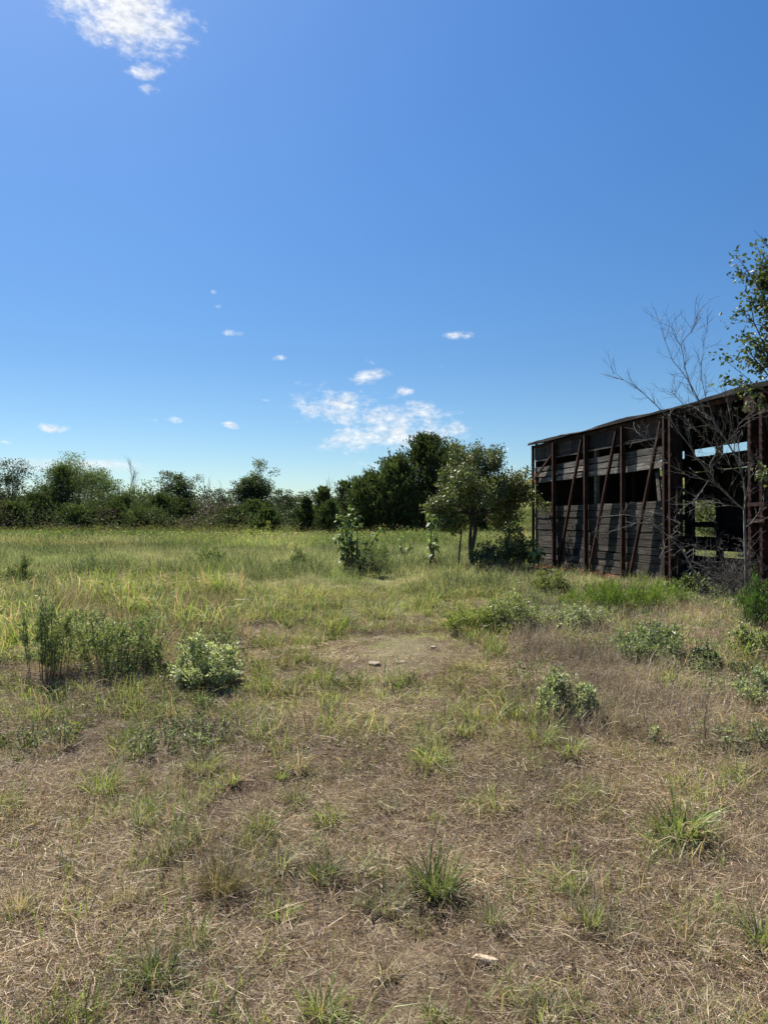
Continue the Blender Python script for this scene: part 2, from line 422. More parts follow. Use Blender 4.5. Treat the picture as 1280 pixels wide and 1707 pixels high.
def ground_material():
    m, ns, ls = mat_new('field_ground')
    geo = N(ns, 'ShaderNodeNewGeometry'); pos = geo.outputs['Position']
    sp = N(ns, 'ShaderNodeSeparateXYZ'); ls.new(pos, sp.inputs[0])
    def noise(s, d=4, r=.6):
        n = N(ns, 'ShaderNodeTexNoise'); n.inputs['Scale'].default_value = s; n.inputs['Detail'].default_value = d; n.inputs['Roughness'].default_value = r
        ls.new(pos, n.inputs['Vector']); return n.outputs['Fac']
    def ramp(src, stops):
        c = N(ns, 'ShaderNodeValToRGB'); ls.new(src, c.inputs[0]); e = c.color_ramp.elements
        e[0].position, e[0].color = stops[0][0], (*stops[0][1], 1); e[1].position, e[1].color = stops[-1][0], (*stops[-1][1], 1)
        for p, col in stops[1:-1]:
            x = e.new(p); x.color = (*col, 1)
        return c.outputs[0]
    def mr_(src, a, b, c=0, d=1):
        n = N(ns, 'ShaderNodeMapRange', interpolation_type='SMOOTHSTEP'); ls.new(src, n.inputs[0])
        n.inputs[1].default_value = a; n.inputs[2].default_value = b; n.inputs[3].default_value = c; n.inputs[4].default_value = d
        return n.outputs[0]
    def mix(f, a, b):
        n = N(ns, 'ShaderNodeMix', data_type='RGBA'); ls.new(f, n.inputs['Factor']); ls.new(a, n.inputs['A']); ls.new(b, n.inputs['B']); return n.outputs['Result']
    fine = noise(75, 5, .7); mid = noise(6, 5); big = noise(.5, 4)
    soil = ramp(fine, [(.3, (.030, .020, .013)), (.5, (.090, .060, .040)), (.7, (.24, .175, .12))])
    litter = ramp(noise(120, 4, .7), [(.35, (.06, .045, .03)), (.55, (.20, .155, .10)), (.72, (.36, .29, .20))])
    near = mix(mr_(mid, .42, .6), soil, litter)
    mats = ramp(noise(45, 5, .7), [(.3, (.055, .058, .018)), (.5, (.15, .15, .05)), (.7, (.29, .26, .12))])
    greenish = mix(mr_(noise(3.1, 4), .46, .6), near, mats)
    n1_ = mix(mr_(sp.outputs[1], 3.6, 6.0), near, greenish)
    # far meadow
    far1 = ramp(noise(.9, 6, .7), [(.32, (.055, .085, .022)), (.5, (.13, .15, .045)), (.66, (.26, .235, .10))])
    vo = N(ns, 'ShaderNodeTexNoise'); vo.inputs['Scale'].default_value = .09; vo.inputs['Detail'].default_value = 4
    mpx = N(ns, 'ShaderNodeMapping'); mpx.inputs['Scale'].default_value = (.35, 1.6, 1); ls.new(pos, mpx.inputs[0]); ls.new(mpx.outputs[0], vo.inputs['Vector'])
    far2 = ramp(vo.outputs['Fac'], [(.38, (.06, .095, .025)), (.5, (.12, .14, .045)), (.6, (.27, .24, .10))])
    fm = N(ns, 'ShaderNodeMix', data_type='RGBA'); fm.inputs['Factor'].default_value = .5; ls.new(far1, fm.inputs['A']); ls.new(far2, fm.inputs['B'])
    # the dry golden hill on the right
    hill = ramp(noise(.45, 6, .7), [(.35, (.11, .115, .04)), (.5, (.22, .19, .085)), (.65, (.32, .27, .14))])
    hm = mix(mr_(sp.outputs[2], 2.0, 3.6), fm.outputs['Result'], hill)
    c = mix(mr_(sp.outputs[1], 9, 16), n1_, hm)
    # bare dirt patch on the old track
    dx = N(ns, 'ShaderNodeMath', operation='ADD'); ls.new(sp.outputs[0], dx.inputs[0]); dx.inputs[1].default_value = -0.12
    dy = N(ns, 'ShaderNodeMath', operation='ADD'); ls.new(sp.outputs[1], dy.inputs[0]); dy.inputs[1].default_value = -7.1
    cb = N(ns, 'ShaderNodeCombineXYZ'); ls.new(dx.outputs[0], cb.inputs[0]); ls.new(dy.outputs[0], cb.inputs[1])
    sc = N(ns, 'ShaderNodeVectorMath', operation='MULTIPLY'); ls.new(cb.outputs[0], sc.inputs[0]); sc.inputs[1].default_value = (1.5, .8, 0)
    ln = N(ns, 'ShaderNodeVectorMath', operation='LENGTH'); ls.new(sc.outputs[0], ln.inputs[0])
    wob = N(ns, 'ShaderNodeMath', operation='MULTIPLY_ADD'); ls.new(noise(2.6, 4), wob.inputs[0]); wob.inputs[1].default_value = 2.2; ls.new(ln.outputs['Value'], wob.inputs[2])
    dirt = ramp(fine, [(.3, (.08, .066, .036)), (.5, (.17, .145, .08)), (.75, (.30, .26, .16))])
    c = mix(mr_(wob.outputs[0], 1.45, 1.95, 1, 0), c, dirt)
    b = N(ns, 'ShaderNodeBsdfPrincipled'); ls.new(c, b.inputs['Base Color']); b.inputs['Roughness'].default_value = .95; b.inputs['Specular IOR Level'].default_value = .1
    bu = N(ns, 'ShaderNodeBump'); bu.inputs['Strength'].default_value = .8; bu.inputs['Distance'].default_value = .02
    ls.new(fine, bu.inputs['Height']); ls.new(bu.outputs[0], b.inputs['Normal'])
    out = N(ns, 'ShaderNodeOutputMaterial'); ls.new(b.outputs[0], out.inputs[0])
    return m

# ------------------------------------------------------------------ ground sheet
def build_ground():
    nx, ny = 420, 520
    u = np.linspace(-1, 1, nx); xs = 700 * np.sinh(7.2 * u) / math.sinh(7.2)
    v = np.linspace(-1, 1, ny); ys = 4.5 + np.where(v > 0, 1500, 60) * np.sinh(8 * v) / math.sinh(8)
    v2 = np.concatenate([4.5 - 80 * np.sinh(4.5 * np.linspace(1, 0, 120, endpoint=False)) / math.sinh(4.5), 4.5 + 1500 * np.sinh(8 * np.linspace(0, 1, 400)) / math.sinh(8)])
    ys = v2; ny = len(ys)
    X, Y = np.meshgrid(xs, ys)
    Z = terrain(X, Y)
    V = np.stack([X, Y, Z], -1).reshape(-1, 3)
    i = np.arange(nx - 1); j = np.arange(ny - 1); I, J = np.meshgrid(i, j)
    a = (J * nx + I).ravel(); Q = np.stack([a, a + 1, a + nx + 1, a + nx], 1)
    mb = MB(); mb.add(V, Q, np.array([.1, .1, .1]))
    mb.obj('ground', ground_material(), smooth_=True, kind='structure')
build_ground()

# ------------------------------------------------------------------ boxcar (wooden, outside braced, standing on the ground)
CORNER = (3.51, 18.0, 0.0)
CAR_RZ = math.atan2(-.979, .2045)
LEN, WID = 13.3, 2.6
Z0 = 0.54
car = empty('railway_boxcar', CORNER, 'derelict wooden railway boxcar with rusty steel bracing standing in the weeds', 'boxcar', rz=CAR_RZ)

def box_mesh(name, mat, x0, x1, y0, y1, z0, z1, segs=1, jit=0.0, bev=0.0, local_origin=True):
    """box subdivided along X, with slightly uneven long edges; returns (mesh, origin)"""
    cx, cy, cz = (x0 + x1) / 2, (y0 + y1) / 2, (z0 + z1) / 2
    xs = np.linspace(x0, x1, segs + 1)
    V = []
    for k, x in enumerate(xs):
        e = (rng.normal(size=(4, 3)) * jit)
        if 0 < k < segs: pass
        V += [(x + e[0, 0], y0 + e[0, 1] * .5, z0 + e[0, 2]), (x + e[0, 0], y1 + e[1, 1] * .5, z0 + e[0, 2]), (x + e[0, 0], y1 + e[1, 1] * .5, z1 + e[1, 2]), (x + e[0, 0], y0 + e[0, 1] * .5, z1 + e[1, 2])]
    V = np.array(V) - (cx, cy, cz)
    Q = []
    for k in range(segs):
        a = 4 * k
        for i in range(4):
            j = (i + 1) % 4
            Q.append((a + i, a + 4 + i, a + 4 + j, a + j))
    Q.append((0, 1, 2, 3)); e = 4 * segs; Q.append((e + 3, e + 2, e + 1, e))
    mb = MB(); mb.add(V, Q, np.array([.3, .3, .3]))
    return mb.mesh(name, mat), (cx, cy, cz)

def cbox(name, mat, x0, x1, y0, y1, z0, z1, segs=1, jit=0.0, rot=None, parent=None, label=None):
    me, o = box_mesh(name, mat, x0, x1, y0, y1, z0, z1, segs, jit)
    ob = new_obj(name, me, parent or car, label=label)
    ob.location = o
    if rot: ob.rotation_euler = rot
    return ob

def channel(name, p_top, p_bot, depth=.10, flange=.075, th=.012, mat=M_RUST, flip=1, label=None):
    """steel Z/channel section running between two local points (x,y,z); y = outer face of the wall"""
    p0, p1 = Vector(p_bot), Vector(p_top)
    d = (p1 - p0).normalized()
    outw = Vector((0, -1, 0)); outw = (outw - d * outw.dot(d)).normalized()
    side = d.cross(outw).normalized() * flip
    def box(mb, s0, s1, o0, o1):
        V = []
        for p in (p0, p1):
            for s, o in ((s0, o0), (s1, o0), (s1, o1), (s0, o1)):
                V.append(tuple(p + side * s + outw * o))
        Q = [(0, 1, 5, 4), (1, 2, 6, 5), (2, 3, 7, 6), (3, 0, 4, 7), (0, 3, 2, 1), (4, 5, 6, 7)]
        mb.add(V, Q, np.array([.3, .3, .3]))
    mb = MB()
    box(mb, -th / 2, th / 2, 0, depth)                                # web
    box(mb, th / 2 + .0005, flange * .62, depth - th, depth)                # outer flange
    box(mb, -flange * .55, -th / 2 - .0005, .001, th)                       # flange lying on the planks
    return mb.obj(name, mat, car, label=label)

def plank(x0, x1, y, z0, z1, mat=M_PLANK, th=.035, name='plank', label=None, jit=.004, rot=None, gap=.0065):
    n = max(2, int((x1 - x0) / .45))
    return cbox(name, mat, x0 + .003, x1 - .003, y, y + th, z0 + gap, z1 - gap, min(n, 9), jit, rot=rot, label=label)

POSTS_L = [1.22, 2.72, 4.18, 5.57]
POSTS_R = [7.70, 9.12, 10.58, 12.08]
rows = 10
rh = (1.87 - Z0) / rows
def near_wall(xa, xb, posts, miss=()):
    seams = [xa] + [posts[k] for k in (1,)] + [xb]
    for r in range(rows):
        z0 = Z0 + r * rh
        off = (r * 37 % 3)
        cut = posts[off] if off < 3 else posts[1]
        for (a, b) in ((xa, cut), (cut, xb)):
            dy = rng.uniform(-.010, .012)
            if (r, a) in miss: continue
            e = b - rng.uniform(0, .10) if (b == xb and r < 4) else b
            plank(a, e, .012 + dy, z0 + rng.uniform(-.003, .003), z0 + rh + rng.uniform(-.003, .003))
    for r in range(3):
        z0 = 2.41 + r * .125
        cut = posts[(r + 1) % 3]
        for (a, b) in ((xa, cut), (cut, xb)):
            plank(a, b, .012 + rng.uniform(-.004, .012), z0, z0 + .121 + rng.uniform(-.006, .003), M_PLANKLIGHT, jit=.0045)
near_wall(0.03, 5.60, POSTS_L)
near_wall(7.62, LEN - .03, POSTS_R)
# fascia sheets below the eave, a batten ledge under each
xs_f = [0.03] + POSTS_L + [5.62]
for a, b in zip(xs_f[:-1], xs_f[1:]):
    if b - a < .2: continue
    k = 2
    for i in range(k):
        x0, x1 = a + (b - a) * i / k, a + (b - a) * (i + 1) / k
        cbox('fascia_sheet', M_FASCIA, x0 + .002, x1 - .002, .004 + .004 * (i % 2), .02 + .004 * (i % 2), 2.955 + rng.uniform(-.01, .01), 3.26, 3, .003)
    plank(a + .04, b - .02, -.012, 2.905, 2.948, M_PLANKLIGHT, th=.03, name='batten')
for a, b in zip([7.62] + POSTS_R, POSTS_R + [LEN - .03]):
    if b - a < .2: continue
    cbox('fascia_sheet', M_FASCIA, a + .002, b - .002, .004, .02, 2.955, 3.26, 3, .003)
    plank(a + .04, b - .02, -.012, 2.905, 2.948, M_PLANKLIGHT, th=.03, name='batten')
# steel posts
for x in POSTS_L[:3] + POSTS_R[1:]:
    channel('post', (x, 0, 3.235), (x + rng.uniform(-.01, .01), -.006, .44))
for x in (5.57, 5.74, 7.70, 7.93):
    channel('door_post', (x, 0, 3.235), (x, -.004, .44), depth=.12, flip=1 if x < 6 else -1)
channel('corner_post', (0.0, 0.0, 3.30), (0.0, 0.0, .42), depth=.05, flange=.06, flip=-1)
channel('corner_post', (LEN, 0.0, 3.30), (LEN, 0.0, .42), depth=.05, flange=.06, flip=1)
# diagonal braces: feet lean away from the wall
for (xt, zt, xb, zb) in ((2.56, 3.21, 1.52, .40), (3.95, 3.21, 2.93, .36), (5.43, 3.21, 4.47, .40)):
    channel('brace', (xt, -.012, zt), (xb, -.09, zb), depth=.07, flange=.06)
channel('brace', (1.10, -.012, 3.0), (.16, -.03, 2.50), depth=.06, flange=.06, label='short broken brace at the far upper corner')
for (xt, xb) in ((7.86, 8.9), (9.3, 10.3), (10.75, 11.8)):
    channel('brace', (xt, -.012, 3.21), (xb, -.05, .42), depth=.07, flange=.06, flip=-1)
cbox('gusset_plate', M_RUSTRED, -.02, .17, -.03, -.018, 2.42, 2.66, 1, 0)
# door column gusset and rivets
cbox('gusset_plate', M_RUST, 7.60, 7.80, -.136, -.126, 3.0, 3.22, 1, 0)
mb = MB()
for x in (7.665, 7.735, 7.895, 7.965):
    for z in np.arange(.6, 3.2, .11):
        r = .011
        ang = np.linspace(0, 2 * PI, 6, endpoint=False)
        V = [(x + r * math.cos(t), -.127 if z < 2.9 else -.137, z + r * math.sin(t)) for t in ang] + [(x + r * .5 * math.cos(t), -.135 if z < 2.9 else -.146, z + r * .5 * math.sin(t)) for t in ang]
        Q = [(i, (i + 1) % 6, 6 + (i + 1) % 6, 6 + i) for i in range(6)] + [(6, 7, 8, 9), (6, 9, 10, 11)]
        mb.add(V, Q, np.array([.3, .3, .3]))
mb.obj('rivets', M_RUST, car, kind='stuff')
# riveted lattice straps between the two door columns near the bottom
for z in (1.5, 1.72):
    cbox('strap', M_RUST, 7.66, 8.0, -.142, -.13, z, z + .05)
# rails and sills
cbox('top_rail', M_RUST, -.02, LEN + .02, -.02, .03, 3.238, 3.30, 8, .002)
cbox('top_rail', M_RUST, -.02, LEN + .02, WID - .03, WID + .02, 3.238, 3.30, 8, .002)
for (a, b) in ((.0, 1.3), (1.36, 2.1), (2.15, 2.95), (3.05, 3.42), (3.5, 5.6)):
    cbox('side_sill', M_RUSTRED, a, b, -.03 + rng.uniform(-.01, .01), .05, .30 + rng.uniform(0, .04), Z0 - .006 - rng.uniform(0, .02), 3, .012)
cbox('side_sill', M_RUST, 5.62, LEN, -.03, .05, .32, Z0 - .01, 8, .004)
cbox('side_sill', M_RUST, 0, LEN, WID - .05, WID + .03, .32, Z0 - .01, 8, .004)
# floor boards (across), ends, far wall
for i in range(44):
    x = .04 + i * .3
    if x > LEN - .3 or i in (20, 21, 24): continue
    cbox('floor_board', M_PLANKSHADE, x, x + .285, .06, WID - .06, .50 + rng.uniform(0, .012), .545, 2, .004)
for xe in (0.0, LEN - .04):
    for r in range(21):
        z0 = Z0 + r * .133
        me, o = box_mesh('end_plank', M_PLANKSHADE, 0, WID - .06, 0, .035, z0, z0 + .1325, 5, .0)
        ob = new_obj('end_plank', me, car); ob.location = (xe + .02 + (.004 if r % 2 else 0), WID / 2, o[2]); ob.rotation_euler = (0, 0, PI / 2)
for xe in (.03, LEN - .07): cbox('end_plank', M_PLANKSHADE, xe, xe + .03, .35, WID - .35, 3.30, 3.41, 1)
YF = WID - .05
def far_planks(xa, xb, z0, z1, h=.133, mat=M_PLANKSHADE, skip=()):
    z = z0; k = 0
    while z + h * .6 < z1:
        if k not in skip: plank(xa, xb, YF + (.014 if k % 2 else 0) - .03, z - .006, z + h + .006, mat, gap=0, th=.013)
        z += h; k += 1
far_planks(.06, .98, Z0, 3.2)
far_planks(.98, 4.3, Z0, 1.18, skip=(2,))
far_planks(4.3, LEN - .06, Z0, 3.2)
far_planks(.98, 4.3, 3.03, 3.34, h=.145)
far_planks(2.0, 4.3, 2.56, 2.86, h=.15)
plank(1.2, 2.2, YF, 2.66, 2.76, M_PLANKSHADE)
plank(.98, 4.3, YF, 2.46, 2.55, M_PLANKSHADE, label=None)
plank(1.3, 2.5, YF, 1.98, 2.10, M_PLANKSHADE)
plank(.98, 2.2, YF, 2.16, 2.25, M_PLANKSHADE)
plank(2.1, 3.3, YF, 1.40, 1.52, M_PLANKSHADE)
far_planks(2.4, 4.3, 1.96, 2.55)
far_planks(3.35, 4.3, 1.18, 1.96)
plank(.98, 2.3, YF, 1.55, 1.67, M_PLANKSHADE)
cbox('stud', M_PLANKSHADE, .90, 1.16, YF - .10, YF - .01, Z0 + .01, 3.23, 1)
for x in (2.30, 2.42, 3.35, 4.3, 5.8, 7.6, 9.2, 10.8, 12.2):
    cbox('stud', M_PLANKSHADE, x - .06, x + .06, YF - .10, YF - .01, Z0 + .01, 3.23, 1)
for (x, z0, z1, ry) in ((1.75, 1.15, 2.15, .22), (1.95, 1.12, 2.3, .12)):
    cbox('loose_board', M_PLANK, x - .05, x + .05, YF - .2, YF - .16, z0, z1, 1, rot=(0, ry, 0))
for x in (2.9,):
    cbox('stud', M_PLANKLIGHT, x - .045, x + .045, .06, .13, Z0 + .03, 3.2, 1, label='pale grey inner stud showing through the window gap')
for x in (5.66,):
    cbox('stud', M_PLANKSHADE, x - .06, x + .06, .06, .15, Z0 + .03, 3.2, 1)
cbox('loose_board', M_PLANKLIGHT, 5.08, 5.17, .07, .10, 1.80, 2.36, 2, .006, rot=(0, -.16, 0), label='pale broken board leaning in the window gap')
cbox('loose_board', M_PLANKLIGHT, 5.22, 5.27, .11, .14, 1.80, 2.20, 2, .006, rot=(0, .1, 0), label='pale splintered board leaning in the window gap')
cbox('loose_board', M_PLANKLIGHT, 6.1, 7.0, .9, 1.02, .95, .985, 3, .006, rot=(0, .02, .1), label='pale board lying across the dark doorway')
# dark behind the upper left wall is deepened by the inner plank colour; span unused
far_inner = [(.06, 5.5)]
# rafters and roof with a wavy torn edge
for i in range(15):
    x = .2 + i * .92
    cbox('rafter', M_PLANKSHADE, x, x + .07, .04, WID - .04, 3.16, 3.235, 1)
nx_, ny_ = 90, 9
xs = np.linspace(-.10, LEN + .1, nx_)
top = []; bot = []
for i, x in enumerate(xs):
    wav = .018 * math.sin(x * 1.9) + .022 * (vnoise(np.array([x]), np.array([0.]), .8, 31)[0] - .5) + .016 * (vnoise(np.array([x]), np.array([0.]), .25, 32)[0] - .5)
    for j in range(ny_):
        f = j / (ny_ - 1); y = -.12 + f * (WID + .24)
        arch = .16 * (1 - (2 * f - 1) ** 2)
        edge = abs(2 * f - 1) ** 4
        zt = 3.352 + arch + wav * (0.4 + edge)
        top.append((x, y + (.03 * (vnoise(np.array([x]), np.array([3.]), .35, 33)[0] - .5) if j in (0, ny_ - 1) else 0), zt))
        bot.append((x, y, 3.302 + arch))
n_t = len(top); V = top + bot; Q = []
for i in range(nx_ - 1):
    for j in range(ny_ - 1):
        a = i * ny_ + j
        Q.append((a, a + ny_, a + ny_ + 1, a + 1)); b = a + n_t
        Q.append((b, b + 1, b + ny_ + 1, b + ny_))
    for j in (0, ny_ - 1):
        a = i * ny_ + j; Q.append((a, a + n_t, a + n_t + ny_, a + ny_) if j == 0 else (a, a + ny_, a + n_t + ny_, a + n_t))
for i in (0, nx_ - 1):
    for j in range(ny_ - 1):
        a = i * ny_ + j; Q.append((a, a + 1, a + 1 + n_t, a + n_t))
mb = MB(); mb.add(V, Q, np.array([.1, .1, .1])); mb.obj('roof', M_ROOF, car)

# ------------------------------------------------------------------ woody growth
def grow(mbw, start, d, length, r0, level, tips, col=(.1, .1, .1), wig=.18, kids=(4, 4, 3), ratio=.55, up=.12, spread=.8, sides=(6, 5, 4, 3), pstart=.25):
    d = np.array(d, float); d /= np.linalg.norm(d)
    n = max(3, 7 - level)
    p = np.array(start, float); path = [p.copy()]; dirs = [d.copy()]
    for k in range(n):
        d = d + rng.normal(size=3) * wig; d[2] += up * .5
        d /= np.linalg.norm(d); p = p + d * length / n; path.append(p.copy()); dirs.append(d.copy())
    rad = np.linspace(r0, r0 * .35, n + 1)
    tube(mbw, path, rad, np.array(col), sides[min(level, 3)])
    if level >= len(kids):
        tips.append((path[-1], dirs[-1], length)); tips.append((path[n // 2], dirs[n // 2], length)); return
    nk = kids[level]
    for c in range(nk):
        f = pstart + (1 - pstart) * (c + rng.uniform(.1, .9)) / nk
        k = min(n - 1, int(f * n)); q = path[k] + (path[k + 1] - path[k]) * (f * n - k)
        s = rng.normal(size=3); s -= s.dot(dirs[k]) * dirs[k]; s /= np.linalg.norm(s) + 1e-9
        nd = dirs[k] + s * spread * rng.uniform(.6, 1.2)
        grow(mbw, q, nd, length * ratio * rng.uniform(.7, 1.2) * (1.15 - .4 * f), max(rad[k] * .6, .002), level + 1, tips, col, wig, kids, ratio, up, spread, sides, .3)
    tips.append((path[-1], dirs[-1], length))

def crown_leaves(mb, tips, per, spread, size, cols, weights, droop=.3, aspect=.5, dirw=.5, amt=.25):
    pos = []; up = []
    for (p, d, L) in tips:
        m = max(1, int(per * rng.uniform(.5, 1.5)))
        q = np.array(p) + np.clip(rng.normal(size=(m, 3)), -1.6, 1.6) * spread * np.array([1, 1, .75])
        pos.append(q); up.append(np.tile(np.array(d) * dirw, (m, 1)))
    pos = np.concatenate(pos); up = np.concatenate(up); n = len(pos)
    leaves(mb, pos, size * rng.uniform(.6, 1.3, n), mixcol(cols, weights, n, amt), up, aspect, droop)

def set_label(o, label, cat, group=None):
    o['label'] = label; o['category'] = cat
    if group: o['group'] = group

# broadleaf tree: trunk + limbs to clumps spread in a chosen outline; everything in metres relative to its base
def clump_tree(name, base, label, cat, height, width, crown_lo, n_clumps, leaf, per, cols, weights, group=None, trunk_r=None, shell=.55,
               depth=None, aspect=.55, clump_r=None, flat=.8, mat=M_LEAF, lean=(0, 0), skewtop=0.0, profile=None, droop=.1, even=False):
    root = empty(name, base, label, cat, group)
    depth = depth or width * .8
    tr = trunk_r or height * .016
    mw = MB(); ml = MB()
    H = height; lo = crown_lo * H
    hub = np.array([lean[0] * .5, lean[1] * .5, lo + .12 * H])
    path = [np.array([0, 0, -.15]), np.array([lean[0] * .2, 0, lo * .5]), hub, np.array([lean[0], lean[1], lo + .65 * (H - lo)])]
    tube(mw, path, [tr * 1.25, tr, tr * .8, tr * .3], np.array([.1, .1, .1]), 7)
    cr = clump_r or width * .10
    C = []
    nl = 7; lc = rng.normal(size=(nl, 3)); lc = lc / np.linalg.norm(lc, axis=1)[:, None] * rng.uniform(.35, .8, (nl, 1)); lc[0] = (rng.uniform(-.25, .25), 0, .68)
    lr = rng.uniform(.34, .56, nl)
    if even: lc *= .55; lr = lr * 1.25
    while len(C) < n_clumps:
        v = rng.normal(size=3); v /= np.linalg.norm(v); li = rng.integers(nl)
        v = lc[li] + v * lr[li] * rng.uniform(.5, 1.0)
        v = np.clip(v, -1.05, 1.0)
        zc = v[2] * .5 + .5
        wsc = 1.0
        if profile == 'cone': wsc = max(.12, 1.15 - zc)
        if profile == 'umbrella': wsc = .55 + .5 * zc
        x = v[0] * width * .5 * wsc + lean[0] * zc + skewtop * zc; y = v[1] * depth * .5 * wsc + lean[1] * zc
        C.append((x, y, lo + (H - lo) * zc * .97))
    C = np.array(C)
    mx_ = (C[:, 0].max() + C[:, 0].min()) / 2; C[:, 0] = (C[:, 0] - mx_ * .7) * (width * .94 / (C[:, 0].max() - C[:, 0].min()))
    C[:, 2] = lo + (C[:, 2] - C[:, 2].min()) * ((H - lo) * .97 / (C[:, 2].max() - C[:, 2].min()))
    for c in C:
        f = rng.uniform(.15, .85); st = hub + (path[3] - hub) * f * min(1, max(.1, (c[2] - lo) / (H - lo)))
        mid = (st + c) / 2 + rng.normal(size=3) * width * .03 + np.array([0, 0, -.04 * H])
        tube(mw, [st, mid, c], [tr * .3, tr * .18, tr * .06], np.array([.1, .1, .1]), 3)
    m = per
    pos = (C[:, None] + np.clip(rng.normal(size=(len(C), m, 3)), -1.5, 1.5) * cr * np.array([1, 1, flat])).reshape(-1, 3)
    # a few light and a few dark clumps: real colour variation between sprays
    cv = np.repeat(1 + rng.normal(size=(len(C), 1)) * .18, m, axis=0)
    n = len(pos)
    col = mixcol(cols, weights, n, .25) * np.clip(cv, .5, 1.6)
    leaves(ml, pos, leaf * rng.uniform(.6, 1.35, n), col, None, aspect, droop)
    mw.obj('trunk', M_BARK, root); ml.obj('crown', mat, root)
    return root

# eastern red cedar: leader, whorled ascending branches, feathery sprays
def cedar(name, base, label, height, width, cols, weights, group=None, n_br=120, spray=16, leaf=.2, bottom=.03, power=.75, skew=0.0, cat='cedar tree', taper=1.0, mat=M_CEDAR):
    root = empty(name, base, label, cat, group)
    mw = MB(); ml = MB()
    tube(mw, [(0, 0, -.15), (0, 0, height * .5), (skew, 0, height * .98)], [height * .02, height * .012, .01], np.array([.1, .1, .1]), 6)
    P_, D_ = [], []; lobes = rng.uniform(.55, 1.25, (9, 9))
    for i in range(n_br):
        f = rng.uniform(0, 1) ** 1.15
        z = height * (bottom + (.97 - bottom) * f)
        az = rng.uniform(0, 2 * PI)
        rad = width * .5 * max(.02, (1 - f)) ** power * rng.uniform(.55, 1.15) * (1.0 if f > .08 else .8) * lobes[int(f * 9) % 9][int(az / (2 * PI) * 9) % 9]
        rad = min(rad, width * .5 * max(.03, (1 - f)) ** power * 1.18)
        rise = rad * rng.uniform(.35, .95) + height * .03
        a = np.array([skew * f, 0, z]); b = a + np.array([math.cos(az) * rad, math.sin(az) * rad, rise])
        tube(mw, [a, (a + b) / 2 + np.array([0, 0, -rise * .15]), b], [height * .004, height * .0025, .004], np.array([.1, .1, .1]), 3)
        k = spray
        t = rng.uniform(.2, 1.03, k) ** .7
        pts = a + (b - a) * t[:, None] + rng.normal(size=(k, 3)) * np.array([1, 1, .8]) * (width * .032) * (1.25 - .8 * t[:, None])
        P_.append(pts); D_.append(np.tile((b - a) / np.linalg.norm(b - a) * .9 + np.array([0, 0, .5]), (k, 1)))
    pos = np.concatenate(P_); up = np.concatenate(D_); n = len(pos)
    leaves(ml, pos, leaf * rng.uniform(.6, 1.5, n), mixcol(cols, weights, n, .3), up, .38, 0, .55)
    mw.obj('trunk', M_BARK, root); ml.obj('crown', mat, root)
    return root

G_DK = (.040, .056, .022); G_MID = (.060, .082, .027); G_LT = (.11, .145, .042); G_OL = (.12, .122, .035); G_BR = (.10, .07, .04)
G_BL = (.05, .07, .035); G_RED = (.075, .05, .036)

def at(px, py_top, dist):
    """base position on the ground under that pixel column, and the height to reach py_top"""
    p = P(px, py_top, dist); z = gz(p.x, p.y)
    return (p.x, p.y, z), p.z - z
def wpx(w, dist): return w / F * dist

